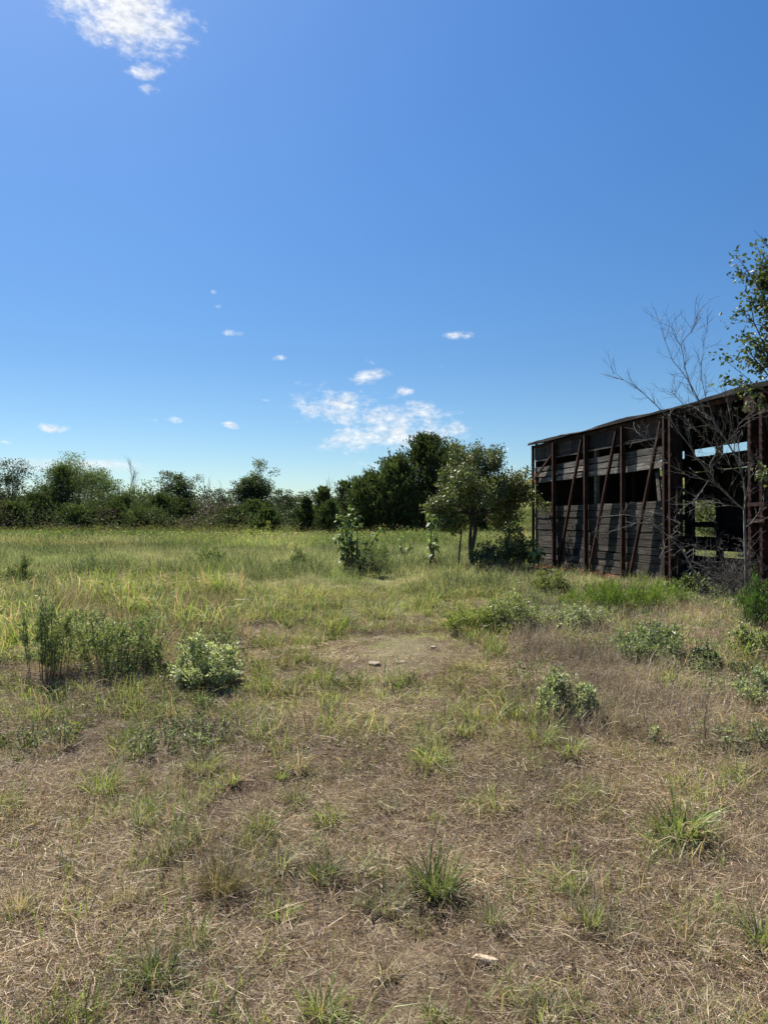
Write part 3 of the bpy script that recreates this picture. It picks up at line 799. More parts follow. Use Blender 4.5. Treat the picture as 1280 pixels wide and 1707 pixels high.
# young pear tree left of the boxcar -------------------------------------------------
def pear_tree():
    D = 17.2
    bp = P(788, 945, D); base = Vector((bp.x, bp.y, gz(bp.x, bp.y)))
    root = empty('pear_tree', base, 'young broadleaf tree with two dark stems and brownish green glossy leaves beside the boxcar', 'tree')
    mw = MB(); tips = []
    def rel(px, py, dy=0): return np.array(P(px, py, D + dy) - base)
    main = [np.array([0, 0, -.1]), rel(786, 915), rel(792, 885), rel(788, 862, .05), rel(786, 835, .1), rel(790, 805, .05), rel(798, 780)]
    tube(mw, main, [.055, .05, .045, .04, .03, .02, .008], np.array([.1, .1, .1]), 7)
    m2 = [np.array([-.02, .05, -.1]), rel(783, 905, .1), rel(785, 870, .15), rel(775, 840, .2), rel(760, 800, .2), rel(750, 762, .2)]
    tube(mw, m2, [.045, .04, .035, .028, .018, .007], np.array([.1, .1, .1]), 6)
    m3 = [rel(764, 942, -.1), rel(766, 915, -.1), rel(769, 885, -.1), rel(760, 860, -.15), rel(745, 835, -.2)]
    tube(mw, m3, [.022, .02, .017, .012, .006], np.array([.1, .1, .1]), 5)
    limbs = [((788, 862), (850, 825), 0.0), ((788, 862), (845, 790), -.3), ((788, 850), (820, 760), .3), ((786, 835), (770, 745), 0), ((785, 860), (735, 850), -.4), ((778, 845), (715, 820), 0),
             ((775, 840), (725, 785), .4), ((786, 830), (800, 750), -.5), ((788, 855), (840, 850), .5), ((780, 850), (740, 870), .3), ((790, 855), (800, 830), -.9), ((785, 850), (760, 820), -.9),
             ((790, 850), (815, 800), .9), ((775, 835), (750, 790), .9), ((786, 830), (765, 775), -.8), ((780, 850), (720, 840), .6), ((790, 850), (868, 838), .3), ((795, 840), (856, 812), 0), ((788, 850), (830, 778), 0), ((786, 865), (735, 868), -.3), ((788, 868), (835, 872), .3), ((790, 858), (856, 860), -.3), ((784, 855), (712, 842), .2)]
    for (a, b, dy) in limbs:
        s = rel(*a); b = (b[0] + 14 if b[0] < 820 else b[0] + 6, b[1] + (15 if b[1] < 800 else 8)); e = rel(*b, dy)
        d = e - s; L = np.linalg.norm(d)
        grow(mw, s, d, L, .02, 1, tips, wig=.14, kids=(0, 6, 4), ratio=.48, up=.10, spread=.75)
    # slender side branch reaching toward the boxcar
    grow(mw, rel(842, 838), rel(880, 780) - rel(842, 838), .85, .012, 2, tips, kids=(0, 0, 7), ratio=.4, up=.1)
    grow(mw, rel(835, 846), rel(872, 842) - rel(835, 846), .75, .012, 2, tips, kids=(0, 0, 7), ratio=.4, up=.1)
    ml = MB()
    crown_leaves(ml, tips, 20, .08, .062, [(.10, .12, .034), (.085, .115, .032), G_BR, (.15, .165, .05), (.24, .23, .15)], [4, 6, .9, 2.2, .5], droop=.55, aspect=.55, dirw=.3)
    mw.obj('trunk', M_BARK, root); ml.obj('crown', M_GLOSSLEAF, root)
pear_tree()

# tall red cedar group behind it ------------------------------------------------------
cc = [G_DK, G_MID, (.04, .06, .02), (.075, .085, .03)]; cw = [4, 4, 4, 2]
big = [  # px, top py, width px, distance, description
    (703, 733, 190, 62, 'tallest dark red cedar, pointed leader, behind the young broadleaf tree'),
    (655, 768, 150, 60, 'broad dark cedar leaning against the left flank of the tallest cedar'),
    (748, 750, 140, 66, 'dark cedar half hidden behind the crown of the young broadleaf tree'),
    (612, 795, 110, 62, 'mid sized cedar at the foot of the cedar group, left of the broad one'),
    (572, 806, 90, 66, 'lower rounded cedar between the tall weed plant and the cedar group'),
    (815, 805, 130, 60, 'low dark cedar filling the gap under the young tree toward the boxcar'),
    (535, 815, 76, 64, 'small narrow cedar at the left end of the cedar group'),
    (548, 838, 56, 56, 'short bushy cedar directly left of the tall weed plant'),
    (508, 832, 46, 58, 'small conical cedar standing alone at the meadow gap')]
for (px, py, w, D, lab) in big:
    base, h = at(px, py, D); wd = wpx(w, D)
    big_ = w > 100
    cedar('cedar_tree', base, lab, h, wd, cc, cw, n_br=int(520 if big_ else 230), spray=26 if big_ else 18, leaf=.26 if big_ else .2, power=.6, skew=wd * .05)

# woodland edge on the left, tree by tree --------------------------------------------
far_cols_dk = [G_DK, G_MID, G_BL]; far_cols_mid = [G_MID, G_LT, G_DK]; 
T = [ # kind, px, top, width, dist, label
 ('b', 22, 768, 84, 78, 'dark spiky crowned tree at the far left edge of the tree line', dict(cols=far_cols_dk, weights=[3, 3, 2], crown_lo=.12, n_clumps=90)),
 ('c', 104, 782, 84, 72, 'broad near black cedar in front of the pale topped tree on the left', {}),
 ('b', 133, 761, 96, 82, 'pale green billowing tree top rising behind the broad black cedar', dict(cols=[(.11, .15, .06), G_LT, G_MID], weights=[4, 3, 1], crown_lo=.45, n_clumps=80)),
 ('b', 168, 785, 60, 83, 'drooping pale green side crown right of the billowing tree top', dict(cols=[(.09, .13, .05), G_LT, G_MID], weights=[3, 3, 2], crown_lo=.4, n_clumps=36)),
 ('b', 165, 815, 74, 76, 'round mid green tree below the bare grey tree, left side', dict(cols=far_cols_mid, weights=[4, 2, 3], crown_lo=.05, n_clumps=80)),
 ('b', 238, 806, 78, 75, 'bright green bushy tree between the bare grey tree and the open crowned tree', dict(cols=[G_LT, G_MID, (.09, .13, .04)], weights=[3, 4, 2], crown_lo=.05, n_clumps=90)),
 ('b', 297, 789, 62, 77, 'open umbrella crowned tree with sky showing through its branches', dict(cols=far_cols_mid, weights=[4, 2, 3], crown_lo=.50, n_clumps=44, profile='umbrella', clump_r=.34, even=True)),
 ('b', 426, 768, 58, 76, 'tallest round crowned tree on a bare trunk in the middle of the tree line', dict(cols=far_cols_mid, weights=[4, 3, 2], crown_lo=.42, n_clumps=60, clump_r=.36, even=True)),
 ('b', 412, 800, 52, 75, 'dense lower tree crowding the left of the tallest round crowned tree', dict(cols=far_cols_mid, weights=[4, 1, 4], crown_lo=.05, n_clumps=60)),
 ('c', 425, 838, 52, 70, 'dark low cedar at the foot of the tallest round crowned tree', {}),
 ('b', 378, 818, 50, 82, 'dark green tree just left of the tallest tree, behind the russet bush', dict(cols=far_cols_dk, weights=[4, 3, 2], crown_lo=.05, n_clumps=50)),
 ('r', 352, 826, 96, 72, 'large russet brown bush in the middle of the tree line', {}),
 ('r', -8, 815, 62, 66, 'russet brown bush cut off by the left picture edge', {}),
 ('r', 330, 856, 70, 69, 'low brownish brush at the left foot of the large russet bush', {}),
 ('r', 180, 850, 62, 69, 'brown grey brush thicket below the bare grey tree', {}),
 ('c', 60, 830, 84, 71, 'dull green cedar between the left edge tree and the broad black cedar', {}),
 ('c', 20, 842, 60, 68, 'low dark juniper at the meadow edge on the far left', {}),
 ('c', 205, 832, 70, 71, 'dark cedar under the bare grey tree', {}),
 ('c', 268, 828, 66, 71, 'dark cedar under the left side of the open umbrella crowned tree', {}),
 ('c', 306, 836, 56, 73, 'small dark cedar under the right side of the open umbrella crowned tree', {}),
 ('c', 130, 848, 66, 68, 'low feathery juniper in front of the broad black cedar', {}),
 ('c', 245, 852, 62, 68, 'low feathery juniper in front of the bright green bushy tree', {}),
 ('c', 390, 850, 50, 68, 'low juniper at the right foot of the large russet bush', {}),
 ('c', 445, 852, 44, 60, 'small shaggy juniper beside the meadow gap', {}),
 ('b', 470, 818, 44, 120, 'hazy green tree far back beyond the meadow gap, nearest the tallest tree', dict(cols=[G_MID, (.06, .085, .045)], weights=[3, 3], crown_lo=.05, n_clumps=40)),
 ('b', 505, 822, 46, 125, 'hazy green tree far back in the middle of the meadow gap', dict(cols=[G_MID, (.06, .085, .045)], weights=[3, 3], crown_lo=.05, n_clumps=40)),
 ('b', 560, 822, 56, 122, 'hazy green tree far back showing above the small cedars', dict(cols=[G_MID, (.06, .085, .045)], weights=[3, 3], crown_lo=.05, n_clumps=40)),
]
for (k, px, py, w, D, lab, kw) in T:
    base, h = at(px, py, D); wd = wpx(w, D) * {'b': 1.18, 'c': 1.5, 'r': 1.1}[k]
    if k == 'b':
        nc = int(kw.pop('n_clumps') * 1.35)
        clump_tree('broadleaf_tree', base, lab, 'tree', h, wd, kw.pop('crown_lo'), nc, .165 if D < 100 else .26, 100, kw.pop('cols'), kw.pop('weights'), clump_r=kw.pop('clump_r', wd * .075), flat=.7, **kw)
    elif k == 'c':
        cedar('cedar_tree', base, lab, h, wd, cc, cw, n_br=420, spray=20, leaf=.19, power=.6)
    else:
        clump_tree('russet_bush', base, lab, 'bush', h, wd, .02, 70, .15, 90, [G_RED, (.06, .04, .032), G_DK, (.09, .06, .04)], [4, 3, 2, 1], clump_r=wd * .09, flat=.7, aspect=.35)

def bare_tree(name, px, py_top, py_base, w, D, lab, kids=(7, 6, 5), r=.07, mat=M_DEADDARK, spread=.6):
    base, h = at(px, py_top, D)
    root = empty(name, base, lab, 'dead tree')
    mw = MB(); tips = []
    grow(mw, (0, 0, 0), (0.02, 0, 1), h * .9, r, 0, tips, kids=kids, ratio=.42, up=.14, spread=spread, wig=.07, pstart=.45)
    mw.obj('trunk', mat, root)
bare_tree('bare_tree', 206, 772, 880, 30, 79, 'bare grey leafless tree standing above the bushes on the left', kids=(9, 6, 4))
bare_tree('bare_tree', 353, 800, 880, 20, 78, 'dead snag with bare upright twigs above the russet bush', kids=(8, 5), spread=.5)
bare_tree('bare_tree', 541, 803, 880, 14, 110, 'small pale bare tree top above the far tree line by the meadow gap', kids=(9, 5), r=.08)
bare_tree('bare_tree', 370, 812, 880, 14, 79, 'short dead snag just right of the russet bush top', kids=(6, 4), spread=.7)

# background wood that reads as one mass, behind the separate trees
def wood_mass(name, spots, label, cols, weights, leaf=.24, per=170):
    ml = MB()
    for (px, py, D) in spots:
        base, h = at(px, py, D)
        m = per * 6
        w = wpx(46, D)
        pos = np.array(base) + np.stack([rng.normal(size=m) * w * .33, rng.normal(size=m) * w * .4, rng.uniform(0, 1, m) ** .8 * h * (1 - .25 * rng.uniform(0, 1, m))], 1)
        n = len(pos)
        leaves(ml, pos, leaf * rng.uniform(.6, 1.4, n), mixcol(cols, weights, n, .3), None, .5, 0)
    ml.obj(name, M_LEAF, label=label, cat='wood', kind='stuff')
spots = []
for px in range(-260, 470, 14):
    spots.append((px + rng.uniform(-5, 5), 815 + rng.uniform(-7, 12), 86 + rng.uniform(-3, 6)))
wood_mass('background_wood', spots, 'dark wood closing the view behind the left tree line', [G_DK, (.05, .068, .025), (.04, .055, .03)], [4, 3, 2])
spots = []
for px in range(430, 900, 11):
    spots.append((px + rng.uniform(-4, 4), 833 + rng.uniform(-8, 6), 150 + rng.uniform(-6, 12)))
wood_mass('distant_wood', spots, 'low distant wood beyond the gap in the meadow', [(.05, .075, .04), (.06, .085, .045), G_BR], [4, 4, 1], leaf=.4, per=90)

spots = []
for px in range(-220, 480, 17):
    if rng.uniform() < .8: spots.append((px + rng.uniform(-8, 8), 856 + rng.uniform(-16, 14), 67 + rng.uniform(-3, 3)))
wood_mass('edge_brush', spots, 'ragged low brush where the meadow meets the left tree line', [G_DK, G_MID, (.08, .10, .035), (.10, .08, .045), G_RED], [5, 3, 1, 1, 1], leaf=.15, per=80)
# trees behind the boxcar (seen through its doorway and above its floor)
for (px, py, w, D, kind, lab) in ((1190, 765, 120, 34, 'c', 'cedar seen through the open doorway of the boxcar'), (1120, 800, 90, 30, 'b', 'green bush seen through the gap beside the boxcar door post'),
                            (1240, 790, 110, 27, 'b', 'leafy bush behind the boxcar, right part of the doorway')):
    base, h = at(px, py, D); wd = wpx(w, D)
    if kind == 'c': cedar('cedar_tree', base, lab, h, wd, cc, cw, n_br=240, spray=18, leaf=.14, power=.6)
    else: clump_tree('leafy_bush', base, lab, 'bush', h, wd, .02, 50, .11, 50, [G_DK, G_MID, G_LT], [3, 3, 2], clump_r=wd * .1)

# right edge tree with leafy branches hanging over the roof
def edge_tree():
    D = 8.9
    bp = P(1352, 1040, D); base = Vector((bp.x, bp.y, gz(bp.x, bp.y)))
    root = empty('mulberry_tree', base, 'green leafy tree at the right picture edge with branches reaching over the boxcar roof', 'tree')
    mw = MB(); tips = []
    def rel(px, py, dy=0): return np.array(P(px, py, D + dy) - base)
    tube(mw, [(0, 0, -.1), rel(1350, 880), rel(1335, 740), rel(1325, 600), rel(1320, 480), rel(1312, 400)], [.085, .075, .065, .05, .03, .01], np.array([.1, .1, .1]), 8)
    for (a, b, L, dy) in [((1330, 700), (1212, 618), 1.0, -.1), ((1330, 640), (1222, 530), 1.0, 0), ((1325, 560), (1232, 455), .95, .1), ((1322, 520), (1262, 440), .7, -.2),
                          ((1325, 600), (1250, 560), .7, -.3), ((1320, 470), (1275, 452), .5, 0), 
                          ((1335, 740), (1420, 600), 1.2, 0), ((1325, 600), (1400, 480), 1.2, 0), ((1325, 560), (1350, 430), 1.0, -.3), 
                          ((1322, 540), (1255, 500), .7, .2), ((1326, 620), (1245, 590), .75, .2), ((1330, 660), (1300, 600), .6, -.2), ((1320, 480), (1290, 440), .4, 0)]:
        s = rel(*a); e = rel(*b, dy)
        grow(mw, s, e - s, np.linalg.norm(e - s), .014, 1, tips, wig=.12, kids=(0, 6, 3), ratio=.32, up=.12, spread=.7)
    for (a, b, dy) in [((1300, 668), (1192, 616), -.1), ((1270, 650), (1205, 628), -.15), ((1315, 560), (1225, 532), 0), ((1315, 610), (1248, 600), -.1), ((1310, 500), (1240, 462), 0), ((1310, 690), (1235, 655), -.35), ((1310, 800), (1262, 783), -.4)]:
        s_ = rel(*a); e_ = rel(*b, dy)
        grow(mw, s_, e_ - s_, np.linalg.norm(e_ - s_) * 1.0, .007, 2, tips, wig=.05, kids=(0, 0, 7), ratio=.22, up=.0, spread=.8)
    ml = MB()
    crown_leaves(ml, tips, 4.6, .055, .058, [G_MID, G_LT, (.12, .13, .045), (.06, .09, .035)], [3, 3, 1.5, 3], droop=.4, aspect=.6, dirw=.4)
    # bare twig tip above
    for (a, b, c_) in (((1312, 440), (1280, 410), (1256, 384)), ((1290, 425), (1272, 405), (1268, 392)), ((1290, 470), (1245, 450), (1229, 430))):
        tube(mw, [rel(*a), rel(*b), rel(*c_)], [.006, .004, .002], np.array([.1, .1, .1]), 4)
    mw.obj('trunk', M_BARK, root); ml.obj('crown', M_LEAF, root)
edge_tree()

# dead tree in front of the boxcar door, traced limb by limb and given depth
def dead_tree():
    D = 10.0
    bp = P(1243, 1008, D); base = Vector((bp.x, bp.y, gz(bp.x, bp.y)))
    root = empty('dead_tree', base, 'grey leafless tree with long crooked branches in front of the boxcar doorway', 'dead tree')
    mt = MB(); mw = MB(); tips = []
    def rel(px, py, dy=0): return np.array(P(px, py, D + dy) - base)
    tube(mt, [(0, 0, -.1), rel(1243, 960), rel(1241, 900), rel(1240, 850)], [.022, .020, .018, .016], np.array([.2] * 3), 7)
    mt.obj('trunk', M_DEAD, root)
    L = [ # polyline (px,py,dy), start radius
     ([(1240, 850, 0), (1212, 825, 0), (1190, 805, -.05), (1175, 780, -.1), (1150, 745, -.1), (1118, 702, -.15), (1090, 672, -.1), (1060, 645, -.1), (1025, 622, 0)], .013),
     ([(1190, 805, -.05), (1150, 795, -.1), (1115, 775, -.15), (1090, 745, -.2), (1065, 725, -.25)], .008),
     ([(1184, 788, 0), (1190, 760, 0), (1196, 733, 0)], .007),
     ([(1240, 860, 0), (1238, 800, .05), (1222, 755, .1), (1200, 720, .1), (1172, 685, .15), (1150, 640, .1), (1120, 600, .1), (1098, 535, .1)], .013),
     ([(1172, 685, .15), (1155, 655, .1), (1140, 610, .1), (1134, 575, .05), (1118, 545, 0)], .008),
     ([(1134, 575, .05), (1150, 555, 0), (1160, 533, 0)], .004),
     ([(1190, 700, .1), (1175, 660, .1), (1168, 610, .1), (1175, 555, .15)], .006),
     ([(1240, 840, 0), (1248, 800, -.1), (1253, 770, -.15), (1245, 772, -.2), (1232, 769, -.2)], .009),
     ([(1241, 880, 0), (1260, 860, .1), (1275, 840, .15), (1300, 815, .2)], .008),
     ([(1235, 790, 0), (1205, 760, 0), (1185, 742, 0), (1165, 722, -.1), (1145, 708, -.1)], .006),
     ([(1212, 735, .1), (1180, 710, .1), (1150, 690, .1), (1125, 660, .1), (1122, 655, 0)], .005),
     ([(1222, 755, .1), (1225, 720, 0), (1240, 700, -.1), (1262, 690, -.1)], .006),
     ([(1180, 800, 0), (1160, 830, -.1), (1135, 850, -.15)], .004),
     ([(1240, 845, 0), (1200, 838, .1), (1170, 840, .2), (1165, 850, .2)], .005),
     ([(1232, 780, .1), (1230, 740, .1), (1215, 690, .1), (1205, 660, .2)], .007),
    ]
    for (pl, r) in L:
        pts = [rel(*p) for p in pl]
        # subdivide with small crookedness
        path = [pts[0]]
        for a, b in zip(pts[:-1], pts[1:]):
            path.append((a + b) / 2 + rng.normal(size=3) * .012); path.append(b)
        n = len(path); rad = np.linspace(r, .0022, n)
        tube(mw, path, rad, np.array([.2] * 3), 5)
        for k in range(1, n):
            for _ in range(3 if k > n * .25 else 2):
                d = path[k] - path[k - 1]; d = d / np.linalg.norm(d)
                s = rng.normal(size=3); s[2] += .45
                grow(mw, path[k] + rng.normal(size=3) * .01, d * .8 + s * .5, rng.uniform(.12, .36), .0028, 2, tips, kids=(0, 0, 3), ratio=.5, up=.12, spread=.8, wig=.14)
    mw.obj('branch', M_DEAD, root)
dead_tree()

def fallen_branch():
    D = 9.9
    bp = P(1172, 985, D); base = Vector((bp.x, bp.y, gz(bp.x, bp.y)))
    root = MB(); tips = []
    def rel(px, py, dy=0): return np.array(P(px, py, D + dy) - base)
    for pl, r in [([(1172, 988, 0), (1152, 945, .05), (1135, 915, .1), (1115, 895, .15), (1085, 872, .2), (1060, 872, .3), (1015, 887, .4), (995, 885, .5)], .014),
                  ([(1085, 872, .2), (1062, 862, .2), (1040, 858, .25), (1000, 862, .4)], .006), ([(1115, 895, .1), (1128, 885, 0), (1133, 872, 0)], .007),
                  ([(1125, 905, .1), (1108, 912, .1), (1098, 930, 0)], .005), ([(1140, 925, .1), (1155, 915, .1), (1168, 918, .1)], .005), ([(1078, 870, .2), (1085, 862, .2), (1088, 855, .2)], .005)]:
        pts = [rel(*p) for p in pl]
        tube(root, pts, np.linspace(r, .003, len(pts)), np.array([.2] * 3), 6)
        for k in range(1, len(pts)):
            for _ in range(4):
                s = rng.normal(size=3); s[2] -= .1
                grow(root, pts[k], s, rng.uniform(.08, .24), .003, 2, tips, kids=(0, 0, 2), ratio=.5, up=-.05)
    o = root.obj('fallen_branch', M_DEAD, label='fallen pale dead branch leaning across the lower planks of the boxcar', cat='branch')
    o.location = base
fallen_branch()

def bramble(px, py, w, h, D, lab, n=90, mat=M_DEADDARK):
    bp = P(px, py, D); base = Vector((bp.x, bp.y, gz(bp.x, bp.y)))
    mb_ = MB(); tips = []
    for i in range(n):
        a = rng.uniform(0, 2 * PI); st = np.array([rng.normal() * w * .25, rng.normal() * w * .25, 0])
        grow(mb_, st, (math.cos(a) * .45, math.sin(a) * .45, 1), h * rng.uniform(.35, 1.0), .005, 1, tips, kids=(0, 5, 3), ratio=.4, up=.0, spread=1.0, wig=.3)
    o = mb_.obj('bramble', mat, label=lab, cat='dead bush'); o.location = base
bramble(1216, 992, .5, 1.1, 10.3, 'tangled dead grey bramble at the foot of the leafless tree by the doorway', 62)
bramble(1180, 1003, .5, .3, 9.9, 'low heap of broken dead sticks between the fallen branch and the bramble', 26, M_DEAD)
bramble(1275, 985, .4, .8, 10.3, 'thin dark dead bramble at the right picture edge below the riveted door posts', 40)

# ------------------------------------------------------------------ individual weeds and shrubs
def leafgrid(mb, base, d, up, L, W, col, droop=.5, fold=.25):
    """one large leaf as a curved, folded 4x2 strip with heart-like outline"""
    d = np.array(d, float); d /= np.linalg.norm(d); s = np.cross(d, up); s /= np.linalg.norm(s) + 1e-9
    nrm = np.cross(s, d)
    prof = [.25, .95, 1.0, .6, .04]; V = []
    for i, pw in enumerate(prof):
        f = i / 4; c = np.array(base) + d * L * f * (1 - .15 * f) - np.array([0, 0, 1]) * L * droop * f * f
        for sgn in (-1, 0, 1):
            V.append(c + s * W * .5 * pw * sgn + nrm * fold * W * .5 * pw * abs(sgn))
    Q = []
    for i in range(4):
        for j in range(2):
            a = i * 3 + j; Q.append((a, a + 1, a + 4, a + 3))
    mb.add(V, Q, np.array(col))

_LM = {}
def leaf_mesh(dead):
    key = (dead, int(rng.integers(6)))
    if key not in _LM:
        m_ = MB(); c_ = colvar([(.12, .165, .045), (.095, .135, .035), (.16, .20, .075)][key[1] % 3] if not dead else (.10, .075, .05), 1, .15)[0]
        leafgrid(m_, (0, 0, 0), (1, 0, 0), (0, 0, 1), 1, .78 if not dead else .3, c_, .25 + .12 * key[1] if not dead else 1.4, .25)
        _LM[key] = m_.mesh('leaf', M_SUNLEAF, True)
    return _LM[key]

def weed_plant(name, px, py_base, h_px, w_px, lab, cat, D=None, stems=5, leaf=.14, nleaf=16, cols=((.075, .11, .04),), mat=None, dead=.15, lean=.35, top_heavy=False):
    if D is None: g = ground_at(px, py_base); 
    else:
        p = P(px, py_base, D); g = Vector((p.x, p.y, gz(p.x, p.y)))
    D_ = g.y; h = h_px / F * D_; w = w_px / F * D_
    root = empty(name, g, lab, cat)
    ms = MB(); ml = MB()
    for i in range(stems):
        a = rng.uniform(0, 2 * PI); sp = lean * rng.uniform(.1, 1.0) if stems > 1 else .05
        hh = h * (1.0 if i == 0 else rng.uniform(.5, .95)); off = w * .5 * sp / max(lean, .01)
        b0 = np.array([math.cos(a) * .05, math.sin(a) * .05, -.03])
        if i == 0: off *= .2
        pts = [b0, b0 + np.array([math.cos(a) * off * .35, math.sin(a) * off * .35, hh * .4]), b0 + np.array([math.cos(a) * off * .7, math.sin(a) * off * .7, hh * .75]), b0 + np.array([math.cos(a) * off, math.sin(a) * off, hh])]
        tube(ms, pts, [.014, .011, .008, .004], np.array([.08, .09, .04]), 5)
        for k in range(nleaf):
            f = rng.uniform(.5, 1.0) if top_heavy and rng.uniform() < .7 else rng.uniform(.14, 1.0)
            seg = min(2, int(f * 3)); t = f * 3 - seg; c = pts[seg] * (1 - t) + pts[seg + 1] * t
            la = rng.uniform(0, 2 * PI); L = leaf * rng.uniform(.6, 1.2) * (1.1 - .45 * f)
            isdead = f < .42 and rng.uniform() < dead * 3
            col = colvar(cols[rng.integers(len(cols))] if not isdead else (.10, .075, .05), 1, .25)[0]
            pet = np.array([math.cos(la), math.sin(la), .5]); c2 = c + pet * L * .4
            tube(ms, [c, c2], [.003, .002], np.array([.08, .09, .04]), 3)
            lf = new_obj('leaf', leaf_mesh(isdead), root)
            lf.location = c2; lf.rotation_euler = (rng.uniform(-.2, .2), rng.uniform(-.25, .35), la); lf.scale = (L, L, L)
    ms.obj('stem', M_GRASS, root, smooth_=True)
    return root
M_PALELEAF = leaf_material('silvery_leaves', .5, .05, .5, .1, 1.0, (1.04, 1.02, 1.0))
M_SUNLEAF = leaf_material('broad_weed_leaves', .38, .03, .5, .08, 1.0)
SC = [(.12, .155, .05), (.065, .10, .035), (.11, .145, .06)]
weed_plant('sunflower_plant', 588, 968, 122, 104, 'large many stemmed wild sunflower with broad drooping leaves in mid meadow', 'weed', D=15.0, stems=13, leaf=.15, nleaf=22, cols=SC)
weed_plant('sunflower_plant', 716, 955, 98, 30, 'single tall sunflower stalk with withered lower leaves left of the young tree', 'weed', D=16.5, stems=2, leaf=.16, nleaf=40, cols=SC, dead=.3)
weed_plant('sunflower_plant', 672, 932, 38, 22, 'small sunflower weed in the pale grass between the two tall sunflower plants', 'weed', D=21, stems=2, leaf=.13, nleaf=22, cols=SC)
weed_plant('sunflower_plant', 894, 972, 66, 36, 'pale broad leaved sunflower weed at the far corner post of the boxcar', 'weed', D=15.6, stems=3, leaf=.17, nleaf=20, cols=[(.12, .16, .09), (.09, .13, .06)], top_heavy=True)
weed_plant('sunflower_plant', 812, 962, 26, 50, 'low broad leaved weed at the foot of the young tree', 'weed', D=16, stems=5, leaf=.10, nleaf=14, cols=SC, lean=.6)

def shrub(name, px, py_base, h_px, w_px, lab, cat='shrub', D=None, leaf=.03, n=5000, cols=((.08, .12, .04),), weights=None, aspect=.4, dome=True, mat=None, stems=22, up=.4, single=False, stemcol=(.09, .09, .05)):
    if D is None: g = ground_at(px, py_base)
    else:
        p = P(px, py_base, D); g = Vector((p.x, p.y, gz(p.x, p.y)))
    h = h_px / F * g.y * 1.02; w = w_px / F * g.y
    root = empty(name, g, lab, cat)
    ms = MB(); ml = MB(); P_ = []; U_ = []
    per = max(6, int(n / (stems * 5)))
    for i in range(stems):
        a = rng.uniform(0, 2 * PI); rr = math.sqrt(rng.uniform()) * (w * .52)
        lump = .55 + .75 * float(vnoise(np.array([math.cos(a) * rr / w * 4 + px]), np.array([math.sin(a) * rr / w * 4 + py_base]), 1.0, 77)[0])
        hh = h * min(1.1, lump) * (math.sqrt(max(.10, 1 - .85 * (rr / (w * .52)) ** 2)) if dome else rng.uniform(.45, 1)) * rng.uniform(.6, 1.05)
        s0 = .18 if single else .7
        b = np.array([math.cos(a) * rr * s0, math.sin(a) * rr * s0, -.02]); t = np.array([math.cos(a) * rr, math.sin(a) * rr, hh])
        m = b * .5 + t * .5 + rng.normal(size=3) * w * .02
        tube(ms, [b, m, t], [.0035, .0028, .0015], np.array(stemcol), 3)
        for k in range(5):
            f = rng.uniform(.12 if not single else .4, 1.0) ** .8; q = m * (1 - f) * 2 + t * (2 * f - 1) if f > .5 else b + (m - b) * f * 2
            e = q + np.array([rng.normal() * w * .10, rng.normal() * w * .10, abs(rng.normal()) * h * .12])
            tube(ms, [q, e], [.002, .001], np.array(stemcol), 3)
            tt = rng.uniform(.0, 1.1, per)[:, None]
            P_.append(q + (e - q) * tt + rng.normal(size=(per, 3)) * w * .034); U_.append(np.tile((e - q) / (np.linalg.norm(e - q) + 1e-6) * .6 + np.array([0, 0, up]), (per, 1)))
    pos = np.concatenate(P_); pos[:, 2] = np.maximum(pos[:, 2], .01); n_ = len(pos)
    leaves(ml, pos, leaf * rng.uniform(.6, 1.35, n_), mixcol(list(cols), weights or [1] * len(cols), n_, .25), np.concatenate(U_), aspect, .1, .8)
    ms.obj('stem', M_GRASS, root); ml.obj('foliage', mat or (M_PALELEAF if PALE[0] in cols or GREY[0] in cols else M_GRASS), root)
    return root

PALE = [(.33, .37, .18), (.25, .30, .12), (.42, .45, .28)]
GREY = [(.19, .23, .105), (.15, .19, .075), (.25, .29, .15)]
FEATH = [(.10, .14, .04), (.13, .17, .05), (.15, .18, .065)]
BRIGHT = [(.11, .17, .022), (.14, .20, .03), (.09, .14, .02)]
YG = [(.19, .22, .055), (.23, .25, .07), (.15, .18, .045)]
DKB = [(.055, .075, .025), (.075, .10, .032), (.10, .115, .045)]
shrub('ragweed_shrub', 347, 1142, 82, 112, 'pale silvery green rounded shrub at the edge of the dry grass, left of centre', leaf=.036, n=5200, cols=PALE, aspect=.42, stems=30)
shrub('ragweed_shrub', 205, 1118, 125, 150, 'tall feathery green shrub with dark shade under it, left field', leaf=.040, n=5600, cols=FEATH + GREY + [(.20, .25, .09)], aspect=.26, stems=34, up=.6)
shrub('ragweed_shrub', 82, 1128, 165, 90, 'tall thin feathery weed on a dark single stem near the left edge', leaf=.032, n=4200, cols=GREY + FEATH, aspect=.25, stems=20, up=1.0, dome=False)
shrub('ragweed_shrub', 157, 975, 58, 54, 'small bluish feathery shrub in the left meadow', leaf=.045, n=3000, cols=GREY, aspect=.25, up=1.2)
shrub('ragweed_shrub', 28, 985, 58, 62, 'dark bluish feathery shrub by the left picture edge in the meadow', leaf=.045, n=3000, cols=DKB + FEATH, aspect=.25, up=1.2)
shrub('ragweed_shrub', 352, 946, 36, 44, 'small dark leafy weed alone in the middle of the left meadow', leaf=.06, n=1200, cols=DKB + FEATH, aspect=.4, up=.6)
shrub('ragweed_shrub', 497, 950, 34, 38, 'small round green bush in the meadow left of the large sunflower', leaf=.05, n=1800, cols=FEATH, aspect=.3)
shrub('ragweed_shrub', 630, 936, 48, 44, 'dark green round bush just right of the large sunflower', leaf=.06, n=3600, D=19, cols=DKB + FEATH, aspect=.25)
shrub('ragweed_shrub', 440, 900, 40, 60, 'tall yellow green weed clump at the meadow gap', leaf=.12, n=2600, D=42, cols=YG, aspect=.3, stems=16)
